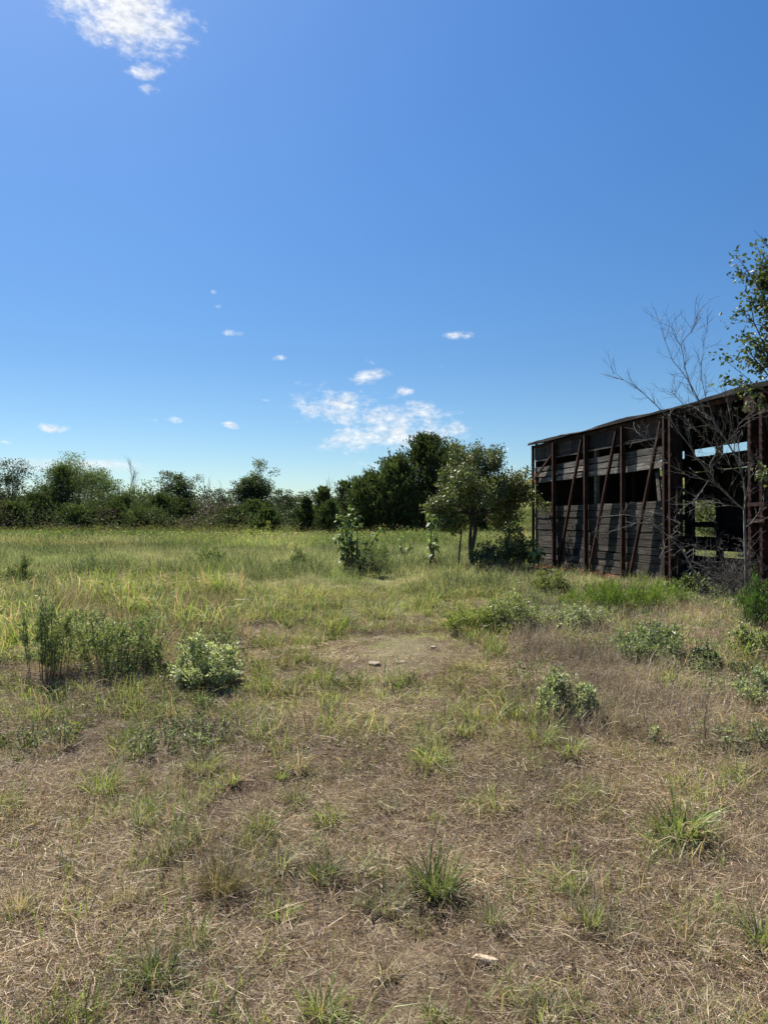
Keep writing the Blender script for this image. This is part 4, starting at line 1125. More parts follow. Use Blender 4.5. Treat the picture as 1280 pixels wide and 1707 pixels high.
shrub('ragweed_shrub', 778, 1050, 52, 95, 'light green rounded low shrub in the mid field, in front of the young tree', leaf=.03, n=5000, cols=YG, aspect=.35, stems=30)
shrub('ragweed_shrub', 860, 1052, 68, 112, 'grey green low shrub with dark base right of the light green rounded one', leaf=.034, n=5000, cols=GREY + YG, aspect=.35, stems=34)
shrub('dogwood_bush', 848, 955, 84, 62, 'dark upright bush between the young tree and the boxcar corner', leaf=.06, n=3600, D=16.8, cols=DKB, aspect=.5, mat=M_GLOSSLEAF, stems=26, up=.3)
shrub('dogwood_bush', 815, 956, 50, 64, 'dark low bush at the right foot of the young tree', leaf=.06, n=2600, D=16.6, cols=DKB + [(.09, .12, .04)], aspect=.5, mat=M_GLOSSLEAF, stems=22, up=.3)
shrub('broomweed_shrub', 1048, 1020, 62, 128, 'bright grass green feathery bush against the boxcar wall', leaf=.055, n=7000, cols=BRIGHT, aspect=.12, up=1.6, stems=44)
shrub('broomweed_shrub', 975, 1015, 32, 80, 'low bright green feathery clump left of the larger bright bush', leaf=.05, n=3000, cols=BRIGHT, aspect=.14, up=1.4, stems=26)
shrub('broomweed_shrub', 1115, 1015, 44, 70, 'smaller bright green feathery bush below the boxcar door post', leaf=.05, n=3000, cols=BRIGHT, aspect=.14, up=1.4, stems=26)
shrub('broomweed_shrub', 1270, 1055, 92, 70, 'deep green feathery bush cut off by the right picture edge', leaf=.045, n=6500, cols=[(.085, .15, .03), (.07, .125, .028)], aspect=.14, up=1.3, stems=36)
shrub('nettle_bush', 915, 995, 40, 60, 'yellow green weed clump at the far foot of the boxcar wall', leaf=.045, n=2400, cols=YG, aspect=.35)
shrub('nettle_bush', 1142, 1000, 46, 60, 'dark green leafy bush under the broken end of the lower planks', leaf=.05, n=2400, cols=DKB, aspect=.5)
shrub('ragweed_shrub', 1085, 1100, 62, 118, 'wide pale green leafy shrub below the bright green bush', leaf=.032, n=6500, cols=GREY + [(.12, .17, .06)], aspect=.42, stems=36)
shrub('ragweed_shrub', 960, 1050, 42, 90, 'pale low leafy clump at left of the wide pale shrub', leaf=.03, n=3600, cols=GREY + PALE, aspect=.42, stems=28)
shrub('ragweed_shrub', 940, 1195, 78, 96, 'pale green leafy shrub casting a dark shadow, right of the bare dirt', leaf=.028, n=5200, cols=PALE + [(.10, .15, .05)], aspect=.42, stems=32)
shrub('ragweed_shrub', 1262, 1175, 56, 86, 'pale green leafy shrub at the right edge above the dry stems', leaf=.026, n=4200, cols=PALE + GREY, aspect=.42, stems=28)
shrub('ragweed_shrub', 1245, 1090, 52, 80, 'pale yellowish leafy shrub just below the deep green one at the right', leaf=.028, n=3600, cols=PALE + YG, aspect=.42, stems=28)
shrub('thistle_plant', 1176, 1112, 30, 30, 'dark bluish thistle rosette in the dry grass on the right', leaf=.06, n=400, cols=[(.04, .07, .04)], aspect=.4, stems=14)
shrub('ragweed_shrub', 1100, 1240, 26, 30, 'tiny pale green seedling in the dry grass, right of the large shadowed shrub', leaf=.022, n=420, cols=PALE, aspect=.5, stems=10)
shrub('nettle_bush', 612, 978, 40, 90, 'dark tangled weeds at the base of the large sunflower', leaf=.04, n=3200, D=14.6, cols=DKB + [(.09, .08, .05)], aspect=.3)
shrub('yellow_weed', 843, 1068, 28, 22, 'small yellow leaved weed beside the grey green low shrub', leaf=.022, n=420, cols=[(.30, .27, .05), (.22, .22, .05)], aspect=.5, stems=8)

# ------------------------------------------------------------------ grass tufts, stones
def tuft(name, px, py, h_px, w_px, cols, lab, n=80, width=.006, cat='grass tuft', stiff=.5, tipcol=None, dry=.15, group=None, seeds=False):
    g = ground_at(px, py); s = g.y / F; h = h_px * s * 1.15; w = w_px * s * 1.2; n = int(n * 1.5); width *= .9
    mb_ = MB(); 
    root = np.zeros((n, 3)); a0 = rng.uniform(0, 2 * PI, n); rr = np.sqrt(rng.uniform(0, 1, n)) * w * .24
    root[:, 0] = np.cos(a0) * rr; root[:, 1] = np.sin(a0) * rr; root[:, 2] = -.008
    az = a0 + rng.normal(size=n) * .6
    lean = np.abs(rng.normal(size=n)) * .42 * min(1.5, max(.8, w / max(h, .01))) + .05; bend = np.abs(rng.normal(size=n)) * (1.5 - stiff) + .15
    L = h * rng.uniform(.3, 1.15, n)
    kb = rng.uniform(0, 1, n) < .3; bend[kb] += rng.uniform(.6, 1.6, kb.sum())
    col = mixcol(cols, [1] * len(cols), n, .22)
    k = rng.uniform(0, 1, n) < dry; col[k] = colvar((.34, .27, .15), k.sum(), .2)
    tip = col * 1.15 if tipcol is None else np.tile(np.array(tipcol), (n, 1))
    blades(mb_, root, az, lean, bend, L, np.full(n, width) * rng.uniform(.6, 1.3, n), col, tip, 4, rng.normal(size=n) * .5, rng.normal(size=n) * .6)
    # short dead leaves lying round the foot
    m = n // 2
    r2 = np.zeros((m, 3)); a2 = rng.uniform(0, 2 * PI, m); q2 = np.sqrt(rng.uniform(0, 1, m)) * w * .25
    r2[:, 0] = np.cos(a2) * q2; r2[:, 1] = np.sin(a2) * q2; r2[:, 2] = .01
    blades(mb_, r2, a2 + rng.normal(size=m), np.full(m, 1.15) + rng.normal(size=m) * .2, rng.normal(size=m) * .3 + .3, h * rng.uniform(.3, .8, m), np.full(m, width * .7), mixcol([(.30, .24, .15), (.16, .12, .08)], [1, 1], m), None, 3, rng.normal(size=m))
    o = mb_.obj(name, M_GRASS, label=lab, cat=cat, group=group); o.location = g; return o
GB = [(.12, .16, .045), (.16, .20, .055), (.09, .125, .04)]
GY = [(.18, .235, .05), (.235, .28, .07), (.135, .185, .042)]
OB = [(.13, .11, .05), (.17, .14, .07), (.10, .085, .04)]
ST = [(.36, .29, .18), (.27, .21, .13), (.42, .36, .25)]
PG = [(.22, .24, .14), (.28, .27, .17), (.16, .18, .09)]
TF = [
 (725, 1492, 92, 105, GB, 'large dark green grass tuft with long arching blades, centre foreground', 130, .008),
 (828, 1352, 52, 66, GY, 'light green grass tuft above and right of the large dark one', 90, .006),
 (1130, 1395, 78, 110, GY, 'wide light green broad bladed grass clump in the right foreground', 120, .010),
 (1170, 1402, 50, 50, PG, 'pale drooping grass clump touching the wide light green one', 70, .006),
 (368, 1502, 92, 78, OB, 'olive brown fine bladed mound of grass in the left centre foreground', 420, .0025),
 (322, 1588, 72, 56, GY, 'upright yellow green tuft below the olive brown mound', 70, .006),
 (262, 1640, 78, 78, GB, 'green tuft with tall upright blades in the lower left', 80, .007),
 (225, 1645, 50, 60, GY, 'splayed green tuft touching the tall upright one in the lower left', 50, .006),
 (535, 1700, 72, 74, GY, 'yellow green tuft at the bottom edge left of centre', 90, .006),
 (440, 1385, 54, 44, GY, 'narrow green tuft left of the double tuft in the centre', 60, .006),
 (495, 1340, 40, 60, GB, 'left and darker of the two joined tufts in the centre', 70, .006),
 (548, 1375, 48, 66, GY, 'right and brighter of the two joined tufts in the centre', 80, .007),
 (540, 1470, 60, 60, GB, 'ragged green tuft between the olive mound and the large dark tuft', 70, .007),
 (470, 1455, 58, 50, PG, 'pale tufted grass with one tall pale leaf right of the olive mound', 60, .007),
 (466, 1535, 50, 62, GY, 'green and straw mixed tuft below the ragged central tuft', 70, .006),
 (640, 1520, 60, 90, PG + GB, 'loose spreading tuft below and left of the large dark one', 100, .006),
 (820, 1545, 60, 48, PG, 'thin pale grey green tuft with fine upright blades', 80, .0035),
 (985, 1548, 60, 46, PG + GY, 'small pale tuft alone in the brown litter, right of centre', 60, .006),
 (1268, 1590, 82, 50, GB, 'dark green broad bladed tuft at the right edge of the foreground', 60, .010),
 (172, 1325, 60, 78, GY, 'yellow green tuft patch in the left foreground', 120, .006),
 (338, 1285, 52, 86, GY, 'wide yellow green tuft above the dry litter, left of centre', 130, .005),
 (238, 1360, 46, 60, GY, 'soft green tuft joined right of the yellow green patch on the left', 80, .005),
 (108, 1462, 34, 26, GB, 'small bright green sprout in the left litter', 36, .006),
 (232, 1385, 60, 34, PG, 'tall pale wispy tuft in the left litter', 60, .004),
 (648, 1352, 30, 40, GY, 'small green tuft beside the smooth brown patch', 50, .005),
 (388, 1305, 30, 34, GY, 'little green tuft right of the wide yellow green one', 46, .005),
 (468, 1300, 34, 30, GY, 'little green tuft above the double tuft', 46, .005),
 (710, 1275, 58, 70, GY, 'grassy clump under the bare dirt, centre', 110, .005),
 (772, 1225, 36, 52, GY + PG, 'low mixed tuft at the right of the grassy centre clump', 80, .005),
 (900, 1245, 62, 60, GY, 'left of two yellow green clumps beneath the shadowed shrub', 90, .007),
 (948, 1262, 52, 60, GY, 'right of two yellow green clumps beneath the shadowed shrub', 90, .007),
 (905, 1700, 54, 100, PG, 'pale feathery tuft at the bottom edge right of the flat stone', 170, .0035),
 (1026, 1325, 46, 50, OB + GY, 'thin olive tuft in the brown litter right of the light green one', 70, .004),
 (48, 1380, 38, 52, OB + ST, 'dry olive tuft in the left edge litter', 80, .004),
 (275, 1440, 50, 48, OB + PG, 'dry brown green tuft above left of the olive mound', 90, .0035),
 (205, 1505, 60, 76, ST, 'straw coloured upright stubble clump in the left foreground', 120, .003),
 (30, 1520, 66, 70, ST, 'straw stubble clump at the left edge', 110, .003),
 (640, 1625, 40, 50, ST, 'curled bleached straw tuft at the bottom centre', 60, .005),
 (1040, 1215, 40, 60, OB + ST, 'dry brown tuft right of the shadowed shrub', 90, .004),
 (1235, 1285, 46, 90, ST, 'spreading bleached straw tuft at the right edge', 110, .004),
 (100, 1250, 44, 60, ST + OB, 'dry blond tuft at the left edge of the litter', 100, .004),
 (1160, 1700, 46, 60, ST, 'bleached straw tuft at the bottom right edge', 60, .006),
 (700, 1560, 40, 50, OB + GY, 'small brown green tuft directly under the large dark one', 60, .004),
 (730, 1700, 36, 60, GY, 'short green sprigs at the bottom edge left of the flat stone', 60, .005),
 (540, 1165, 26, 40, GY, 'small bright tuft left below the bare dirt', 60, .005),
 (495, 1280, 40, 66, ST, 'low blond straw clump lying above the double tuft', 120, .004),
 (418, 1040, 24, 40, GY, 'low green tuft on the old track', 60, .006),
 (440, 1020, 34, 60, PG, 'silvery arching grass clump beside the old track', 140, .007),
 (565, 1040, 44, 66, GB + PG, 'dark based arching grass clump in the centre mid field', 160, .007),
 (640, 1030, 46, 70, PG + GY, 'pale arching grass clump right of the dark based one', 170, .007),
 (712, 1012, 40, 60, GY, 'green bunch grass clump in front of the tall sunflower stalk', 140, .007),
]
for t in TF: tuft('grass_tuft', *t[:5], t[5], t[6], t[7])

def stone(name, px, py, lx, ly, lz, rz, mat, lab, cat='stone', seed=1, sink=.3):
    import bmesh
    g = ground_at(px, py); r = np.random.default_rng(seed)
    bm = bmesh.new(); bmesh.ops.create_icosphere(bm, subdivisions=3, radius=1)
    for v in bm.verts:
        c = v.co; q = 1 + .28 * (vnoise(np.array([c.x * 1.3 + seed]), np.array([c.y * 1.3 + c.z]), .7, seed)[0] - .5) + .16 * (vnoise(np.array([c.x * 3]), np.array([c.y * 3 + c.z * 2]), .6, seed + 1)[0] - .5)
        x, y, z = c.x * q, c.y * q, c.z * q
        z = max(-.6, min(.55, z)) if lz < lx * .5 else z
        v.co = (x * lx, y * ly, z * lz)
    me = bpy.data.meshes.new(name); bm.to_mesh(me); bm.free(); me.materials.append(mat)
    o = new_obj(name, me, label=lab, cat=cat); o.location = (g.x, g.y, g.z + lz * (sink if name == 'flat_stone' else .5)); o.rotation_euler = (R(-14), R(6), rz) if name == 'flat_stone' else (R(12), 0, rz)
stone('flat_stone', 808, 1612, .046, .024, .016, R(-12), M_STONE, 'flat tan sandstone flake lying on the litter near the bottom edge', seed=5, sink=1.5)
stone('stone', 623, 1107, .060, .034, .010, R(10), M_PALESTONE, 'whitish flat stone on the left of the bare dirt patch', seed=7)
stone('stone', 668, 1105, .045, .03, .012, 0, M_PALESTONE, 'smaller whitish stone right of the larger one on the bare dirt', seed=9)
stone('stone', 698, 1093, .022, .016, .009, 0, M_PALESTONE, 'pale pebble at the green upper edge of the bare dirt patch', seed=12)
stone('stone', 722, 1079, .028, .022, .010, 0, M_PALESTONE, 'small pale stone in the weeds above right of the bare dirt', seed=19)
stone('stone', 912, 1552, .014, .011, .010, 0, M_STONE, 'small tan pebble in the litter above right of the flat flake', seed=13)
stone('stone', 948, 1622, .014, .012, .011, 0, M_STONE, 'round tan pebble right of the flat flake', seed=14)
stone('stone', 1000, 1568, .013, .012, .009, .4, M_STONE, 'tan pebble beside the small pale tuft on the right', seed=15)
stone('stone', 203, 1216, .02, .014, .012, 0, M_PALESTONE, 'white pebble in the dry litter far left', seed=16)
stone('stone', 55, 1320, .024, .016, .012, 0, M_PALESTONE, 'grey white pebble near the left edge', seed=17)

# ------------------------------------------------------------------ ground cover made of instanced clumps (stuff)
def asset_straw(seed, n=850, rad=.5, cols=None, wts=None, lenr=(.04, .20), w=(.0010, .0026)):
    mb_ = MB()
    root = np.stack([rng.normal(size=n) * rad * .5, rng.normal(size=n) * rad * .5, rng.uniform(.001, .032, n) ** 1.0], 1)
    L = rng.uniform(*lenr, n) * rng.uniform(.4, 1, n)
    main = rng.uniform(0, PI)
    az = np.where(rng.uniform(0, 1, n) < .45, main + rng.normal(size=n) * .5, rng.uniform(0, 2 * PI, n))
    lean = 1.5 + rng.normal(size=n) * .14; bend = rng.normal(size=n) * .25 + .06
    col = mixcol(cols or [(.44, .33, .19), (.61, .50, .31), (.24, .16, .095), (.10, .066, .046), (.32, .225, .16)], wts or [3.6, 1.6, 4, 3.2, 2.6], n, .22)
    blades(mb_, root, az, lean, bend, L, rng.uniform(*w, n), col, None, 3, rng.normal(size=n) * .7, rng.normal(size=n) * .7)
    # chaff: short broken bits
    m = int(n * 1.1)
    root = np.stack([rng.normal(size=m) * rad * .5, rng.normal(size=m) * rad * .5, rng.uniform(.0, .02, m)], 1)
    col = mixcol([(.37, .275, .18), (.17, .115, .075), (.52, .43, .30), (.08, .056, .04)], [3, 3, 1.5, 2], m, .25)
    blades(mb_, root, rng.uniform(0, 2 * PI, m), 1.35 + rng.normal(size=m) * .3, rng.normal(size=m) * .3, rng.uniform(.012, .05, m), rng.uniform(.0018, .0042, m), col, None, 2, rng.normal(size=m), rng.normal(size=m))
    return mb_.mesh('straw_asset', M_STRAW)

def asset_clump(n, rad, hr, w, cols, wts, lean=.35, bend=.8, dry=.2, segs=3, seeds=0, seedcol=(.38, .33, .25), drycol=(.36, .29, .17), mat=M_GRASS):
    mb_ = MB()
    root = np.stack([rng.normal(size=n) * rad * .5, rng.normal(size=n) * rad * .5, np.full(n, -.015)], 1)
    L = rng.uniform(*hr, n)
    col = mixcol(cols, wts, n, .25); k = rng.uniform(0, 1, n) < dry; col[k] = colvar(drycol, k.sum(), .25)
    blades(mb_, root, rng.uniform(0, 2 * PI, n), np.abs(rng.normal(size=n)) * lean, np.abs(rng.normal(size=n)) * bend, L, w * rng.uniform(.6, 1.3, n), col * .92, col * 1.12, segs, rng.normal(size=n) * .5, rng.normal(size=n) * .6)
    if seeds:
        pos = np.stack([rng.normal(size=seeds) * rad * .6, rng.normal(size=seeds) * rad * .6, rng.uniform(.5, 1.05, seeds) * hr[1]], 1)
        leaves(mb_, pos, w * 3 * rng.uniform(.6, 1.4, seeds), colvar(seedcol, seeds, .25), None, .4, .2)
    return mb_.mesh('clump_asset', mat)

def asset_leafy(n, rad, h, leaf, cols, aspect=.45, up=.5):
    mb_ = MB()
    k = max(4, n // 14)
    c = np.stack([rng.normal(size=k) * rad * .5, rng.normal(size=k) * rad * .5, np.zeros(k)], 1)
    hh = h * rng.uniform(.5, 1, k)
    ln_ = rng.normal(size=(k, 2)) * h * .35
    for i in range(k): tube(mb_, [c[i] * .7, c[i] + (ln_[i, 0], ln_[i, 1], hh[i])], [.003, .0015], np.array([.10, .09, .05]), 3)
    i = rng.integers(k, size=n)
    fz = rng.uniform(.1, 1, n); sg = rad * .2 * (1.2 - .7 * fz)
    pos = c[i] + np.stack([rng.normal(size=n) * sg + ln_[i, 0] * fz, rng.normal(size=n) * sg + ln_[i, 1] * fz, hh[i] * fz], 1)
    leaves(mb_, pos, leaf * rng.uniform(.6, 1.3, n), mixcol(cols, [1] * len(cols), n, .25), np.tile(np.array([0, 0, up]), (n, 1)), aspect, 0)
    return mb_.mesh('leafy_asset', M_GRASS)

def scatter(name, label, cat, meshes, pts, scl, idx, tilt=.08, zoff=0.0):
    col = bpy.data.collections.new(name + '_sources')
    for i, me in enumerate(meshes):
        o = bpy.data.objects.new('source_%02d_%s' % (i, name), me); col.objects.link(o)
    n = len(pts)
    z = terrain(pts[:, 0], pts[:, 1]) + zoff
    me = bpy.data.meshes.new(name); me.vertices.add(n)
    me.vertices.foreach_set('co', np.stack([pts[:, 0], pts[:, 1], z], 1).astype(np.float32).ravel())
    a = me.attributes.new('rot', 'FLOAT_VECTOR', 'POINT')
    rot = np.stack([rng.normal(size=n) * tilt, rng.normal(size=n) * tilt, rng.uniform(0, 2 * PI, n)], 1)
    a.data.foreach_set('vector', rot.astype(np.float32).ravel())
    a = me.attributes.new('scl', 'FLOAT', 'POINT'); a.data.foreach_set('value', scl.astype(np.float32))
    a = me.attributes.new('idx', 'INT', 'POINT'); a.data.foreach_set('value', idx.astype(np.int32))
    ob = new_obj(name, me, label=label, cat=cat, kind='stuff')
    ng = bpy.data.node_groups.new(name + '_nodes', 'GeometryNodeTree')
    ng.interface.new_socket('Geometry', in_out='INPUT', socket_type='NodeSocketGeometry')
    ng.interface.new_socket('Geometry', in_out='OUTPUT', socket_type='NodeSocketGeometry')
    ns, ls = ng.nodes, ng.links
    gi = ns.new('NodeGroupInput'); go = ns.new('NodeGroupOutput')
    ci = ns.new('GeometryNodeCollectionInfo'); ci.inputs['Collection'].default_value = col
    ci.inputs['Separate Children'].default_value = True; ci.inputs['Reset Children'].default_value = True
    iop = ns.new('GeometryNodeInstanceOnPoints'); iop.inputs['Pick Instance'].default_value = True
    def na(nm, t):
        x = ns.new('GeometryNodeInputNamedAttribute'); x.data_type = t; x.inputs[0].default_value = nm; return x.outputs['Attribute']
    e2r = ns.new('FunctionNodeEulerToRotation')
    ls.new(na('rot', 'FLOAT_VECTOR'), e2r.inputs[0])
    ls.new(gi.outputs[0], iop.inputs['Points']); ls.new(ci.outputs[0], iop.inputs['Instance'])
    ls.new(na('idx', 'INT'), iop.inputs['Instance Index']); ls.new(e2r.outputs[0], iop.inputs['Rotation']); ls.new(na('scl', 'FLOAT'), iop.inputs['Scale'])
    ls.new(iop.outputs[0], go.inputs[0])
    md = ob.modifiers.new('scatter', 'NODES'); md.node_group = ng
    return ob

def wedge(y0, y1, dens, margin=1.2, k=.53, power=1.0):
    """random ground points inside the (slightly widened) field of view, uniform in area"""
    A = (y1 - y0) * (k * (y0 + y1) + 2 * margin); n = int(A * dens)
    y = rng.uniform(0, 1, n * 3) * (y1 - y0) + y0
    wmax = k * y1 + margin
    x = rng.uniform(-1, 1, n * 3) * wmax
    ok = np.abs(x) < k * y + margin
    p = np.stack([x[ok], y[ok]], 1)
    return p[:n]

def track_mask(x, y):
    """1 on the old worn track: bare dirt in the centre, thin cover round it"""
    w = (vnoise(x, y, .5, 21) - .5) * .9
    a = np.exp(-(((x - .12) / .75) ** 2 + ((y - 7.1) / 1.1) ** 2) * (1 + w))
    return a
def car_inside(x, y):
    lx = (x - CORNER[0]) * .2045 + (y - CORNER[1]) * -.979; ly = (x - CORNER[0]) * .979 + (y - CORNER[1]) * .2045
    return (lx > -.05) & (lx < LEN + .1) & (ly > -.02) & (ly < WID + .05)

# 1. straw litter
pts = wedge(1.2, 9.5, 15, 1.4)
x, y = pts[:, 0], pts[:, 1]
keep = rng.uniform(0, 1, len(pts)) < (1 - .93 * smooth(.2, .7, track_mask(x, y))) * (1 - .6 * smooth(6.5, 9.0, y)) * (.06 + .94 * smooth(.38, .6, vnoise(x, y, .55, 41) * .6 + vnoise(x, y, .2, 46) * .4))
fs = ground_at(808, 1612); keep &= (x - fs.x) ** 2 + (y - fs.y) ** 2 > .33 ** 2
pts = pts[keep]
SA = [asset_straw(i) for i in range(3)] + [asset_straw(5, 900, cols=[(.24, .165, .115), (.33, .24, .175), (.14, .095, .066), (.44, .35, .24)], wts=[4, 3, 3, 1], w=(.0009, .002))]
v = vnoise(pts[:, 0], pts[:, 1], .9, 42)
idx = np.where(v > .55, 3, rng.integers(0, 3, len(pts)))
scatter('straw_litter', 'matted dead grass litter covering the dark soil in the foreground', 'dry grass', SA, pts, rng.uniform(.7, 1.15, len(pts)), idx, .06)

def pebble_asset(seed):
    r_ = np.random.default_rng(seed); m_ = MB()
    c = np.array([(x_, y_, z_) for z_ in (-1, 1) for (x_, y_) in ((-1, -1), (1, -1), (1, 1), (-1, 1))], float) * r_.uniform(.6, 1, (8, 3)) * np.array([1, .8, .5]) * .01
    m_.add(c, [(0, 3, 2, 1), (4, 5, 6, 7), (0, 1, 5, 4), (1, 2, 6, 5), (2, 3, 7, 6), (3, 0, 4, 7)], np.array([.3, .3, .3]))
    return m_.mesh('pebble_asset', M_STONE if seed % 2 else M_SOILCLOD)
M_SOILCLOD = rust_material('soil_clod', (.05, .035, .022), (.11, .08, .05), (.2, .15, .1))
g1_ = np.stack([rng.normal(size=420) * .55 + .12, rng.normal(size=420) * .8 + 7.1], 1); g2_ = wedge(1.6, 9, 26, 1.0)
pts = np.concatenate([g1_, g2_])
scatter('gravel', 'crumbs of soil and tiny pebbles strewn over the bare dirt and litter', 'gravel', [pebble_asset(i) for i in range(5)], pts, rng.uniform(.25, 1.0, len(pts)) ** 1.5, rng.integers(0, 5, len(pts)), .4)

# 2. stubble, small green blades and low mats in the near and middle ground
A_ST = [asset_clump(46, .11, (.03, .15), .0026, [(.40, .30, .19), (.24, .17, .11), (.54, .45, .30), (.20, .20, .065)], [3, 3, 1, 1], .55, .9, .3, mat=M_STRAW) for _ in range(2)]
A_GR = [asset_clump(26, .08, (.04, .13), .0045, GY + GB, [2, 3, 2, 1, 1, 1], .5, 1.0, .25), asset_clump(44, .11, (.06, .21), .0055, GY + GB, [2, 3, 2, 1, 1, 1], .55, 1.1, .3)]
A_OL = [asset_clump(30, .12, (.03, .09), .0045, [(.22, .215, .06), (.29, .26, .085), (.16, .165, .05)], [1, 1, 1], .8, 1.0, .2)]
A_PU = [asset_clump(60, .16, (.06, .20), .0028, [(.25, .185, .145), (.35, .27, .21), (.17, .12, .095), (.46, .39, .30)], [3, 3, 2, 2], .6, 1.0, .15, seeds=30, mat=M_STRAW) for _ in range(2)]
A_WD = [asset_leafy(70, .12, .08, .022, [(.17, .20, .06), (.22, .235, .08), (.14, .17, .055)], .55), asset_leafy(90, .14, .14, .024, GREY, .4)]
near_assets = A_ST + A_GR + A_OL + A_PU + A_WD   # 0,1 | 2,3 | 4 | 5,6 | 7,8
pts = wedge(1.4, 12.5, 75, 1.3)
x, y = pts[:, 0], pts[:, 1]; u = rng.uniform(0, 1, len(pts))
gr = vnoise(x, y, .9, 51) * .55 + vnoise(x, y, .3, 52) * .45
s = x / y                                         # bearing
tm = track_mask(x, y)
idx = np.zeros(len(pts), int); keep = np.zeros(len(pts), bool); scl = rng.uniform(.6, 1.3, len(pts))
fore = y < 4.9 + (vnoise(x, y, 1.3, 53) - .5) * 1.2
# foreground: sparse stubble, sparse green
k = fore & (u < .42); keep |= k; idx[k] = rng.integers(0, 2, k.sum())
k = fore & (u > .42) & (u < .46 + .46 * smooth(.42, .64, gr)); keep |= k; idx[k] = 2 + rng.integers(0, 2, k.sum())
k = fore & (u > .9) & (x > .6); keep |= k; idx[k] = 5 + rng.integers(0, 2, k.sum()); 
# middle: centre olive mats
mid = ~fore
cen = mid & (s > -.20) & (s < .17)
scl[cen] *= 1.15
k = cen & (u < .74 * (1 - smooth(.4, .8, tm))) ; keep |= k; idx[k] = np.where(gr[k] > .42, 4, np.where(gr[k] > .36, 7, 3))
k = cen & (u > .74) & (u < .97); keep |= k; idx[k] = 2 + rng.integers(0, 2, k.sum()); kd = cen & (tm > .4); idx[kd] = 4; scl[kd] *= .7; keep[kd & (rng.uniform(0, 1, len(u)) > .45)] = False
right = mid & (s >= .17)
k = right & (u < .75); keep |= k; idx[k] = np.where(gr[k] > .60, 8, np.where(gr[k] > .54, 3, 5 + (rng.integers(0, 2, k.sum())))); scl[k] *= 1.25
k = right & (u >= .75) & (u < .9); keep |= k; idx[k] = 0; scl[k] *= 1.4
left = mid & (s <= -.20)
k = left & (u < .85); keep |= k; idx[k] = np.where(gr[k] > .5, 3, np.where(gr[k] > .44, 8, np.where(gr[k] > .38, 7, 1))); scl[k] *= 1.0 + 1.2 * smooth(6, 8, y[k])
keep &= ~car_inside(x, y)
kk = idx >= 7; scl[kk] = np.minimum(scl[kk], 1.15)
scatter('field_grass', 'short mixed green and dry grass and low weeds of the near field', 'grass', near_assets, pts[keep], scl[keep], idx[keep], .1)

# 3. knee high meadow
MG = [(.135, .20, .06), (.185, .24, .085), (.10, .155, .05)]
MS = [(.36, .34, .16), (.48, .43, .26), (.25, .28, .11)]
A = [asset_clump(125, .36, (.12, .40), .0055, MG, [2, 2, 1], .4, 1.0, .18, seeds=10),
     asset_clump(110, .36, (.12, .38), .0055, MG + MS, [2, 3, 2, 1.5, 1, 2], .5, 1.2, .22, seeds=26),
     asset_clump(100, .34, (.12, .36), .006, MS, [2, 2, 2], .7, 1.2, .4, seeds=30, seedcol=(.42, .36, .26)),
     asset_clump(100, .34, (.10, .28), .0055, [(.26, .20, .14), (.36, .28, .20), (.20, .15, .10)], [2, 2, 1], .9, 1.1, .2, seeds=24, mat=M_STRAW),
     asset_leafy(420, .36, .42, .032, FEATH + GREY, .22, .7),
     asset_leafy(380, .36, .30, .026, GREY + YG, .4, .4)]
pts = wedge(6.4, 34, 11, 1.5)
x, y = pts[:, 0], pts[:, 1]; s = x / y
g1 = vnoise(x, y, 1.6, 61) * .6 + vnoise(x, y, .6, 62) * .4; g2 = vnoise(x, y * .6, 3.0, 63); u = rng.uniform(0, 1, len(pts))
start = np.where(s < -.2, 6.9, np.where(s < .2, 9.6, 9.2)) + (vnoise(x, y, 1.4, 64) - .5) * 2.2
keep = (y > start) & ~car_inside(x, y)
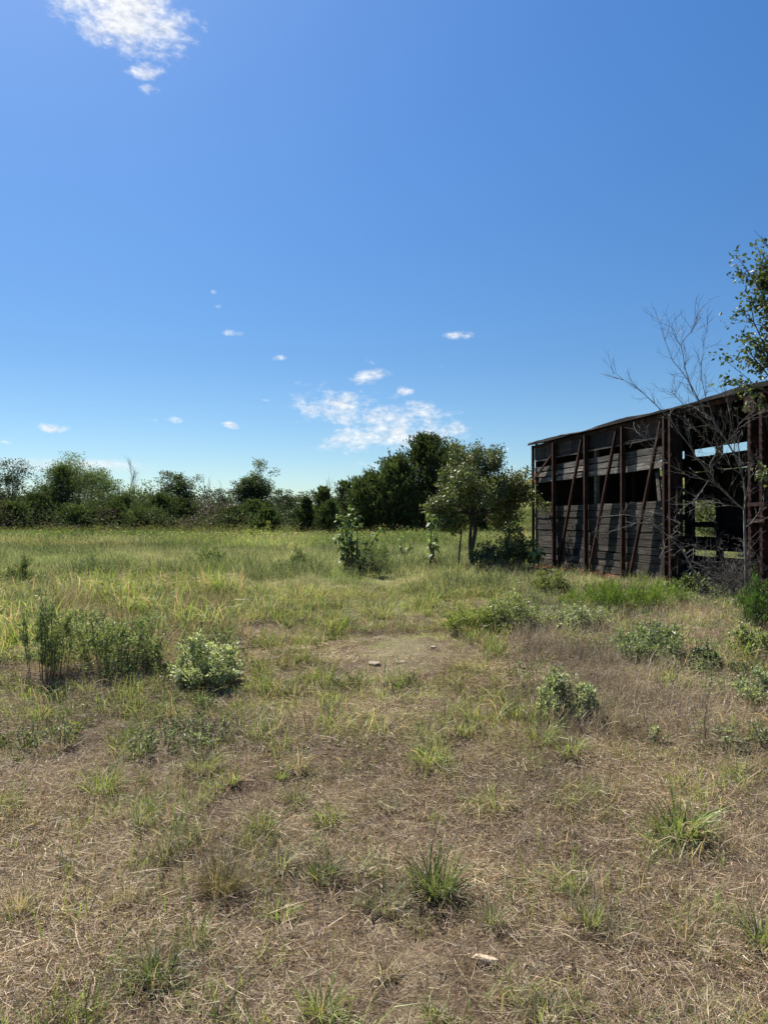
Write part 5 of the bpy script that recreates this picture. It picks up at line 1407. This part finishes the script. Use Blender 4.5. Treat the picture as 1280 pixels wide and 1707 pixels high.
# the worn track bends away to the left through the meadow
tr = np.exp(-((y - (10.6 - (x + .2) * .7)) / .55) ** 2) * (x < .6) * (x > -3.2)
keep &= rng.uniform(0, 1, len(u)) > .75 * tr
idx = np.where(g1 > .62, 4, np.where(g1 > .52, 1, np.where(g1 > .42, 0, np.where(g1 > .34, 2, 5))))
k = (s < -.1) & (u < .35); idx[k] = rng.choice([0, 4, 1, 0], k.sum())
k = (s > .12) & (y < 13.5) & (u < .45); idx[k] = rng.choice([2, 3, 5, 1], k.sum())
k = (g2 > .52) & (u < .7) & (y > 10); idx[k] = rng.choice([2, 1, 2, 5], k.sum()); g3 = vnoise(x, y, 1.1, 66); k = (g3 > .62) & (u > .3) & (y < 22); idx[k] = rng.choice([3, 3, 2, 5], k.sum())
idx[tr > .3] = 3
scl = (.27 + .61 * smooth(6.5, 13.5, y) + .12 * smooth(14, 25, y)) * rng.uniform(.7, 1.25, len(u)); scl[tr > .3] *= .55
scl *= np.where((s > .2) & (y < 12), .85, 1); scl *= .72 + .5 * vnoise(x, y, 1.3, 67); scl[g3 > .62] *= .7
lw = (x - CORNER[0]) * .979 + (y - CORNER[1]) * .2045; lt = (x - CORNER[0]) * .2045 + (y - CORNER[1]) * -.979
scl *= np.where((lt > -.2) & (lt < LEN) & (lw < 0), .42 + .58 * smooth(.2, 1.6, -lw), 1)
scatter('meadow_grass', 'knee high green and straw coloured meadow grass in the middle distance', 'grass', A, pts[keep], scl[keep], idx[keep], .1)

# 4. far meadow
B = [asset_clump(120, .9, (.25, .62), .022, [(.15, .205, .055), (.20, .245, .075), (.115, .165, .045)], [2, 2, 1], .35, .8, .2, segs=2, seeds=20, seedcol=(.30, .27, .12)),
     asset_clump(120, .9, (.25, .58), .02, [(.38, .34, .14), (.31, .29, .10), (.20, .21, .06)], [2, 2, 1], .45, .9, .3, segs=2, seeds=30),
     asset_leafy(260, .9, .8, .11, FEATH + [(.12, .15, .04)], .3, 1.0),
     asset_leafy(120, .8, 1.15, .10, [(.10, .12, .04), (.22, .20, .05), (.15, .12, .07)], .3, .6)]
pts = wedge(28, 100, 1.5, 5)
x, y = pts[:, 0], pts[:, 1]; u = rng.uniform(0, 1, len(pts))
g = vnoise(x * .35, y, 6, 71) * .6 + vnoise(x, y, 2.0, 72) * .4
idx = np.where(g > .58, 1, np.where(g > .36, 0, 2)); 
k = (y > 50) & (u < .16) & (x < 4); idx[k] = 3; k = (y > 57) & (y < 68) & (u < .5) & (x < 4); idx[k] = 3
scatter('far_meadow', 'tall green and gold meadow stretching to the tree line', 'grass', B, pts, rng.uniform(.7, 1.2, len(pts)), idx, .05)
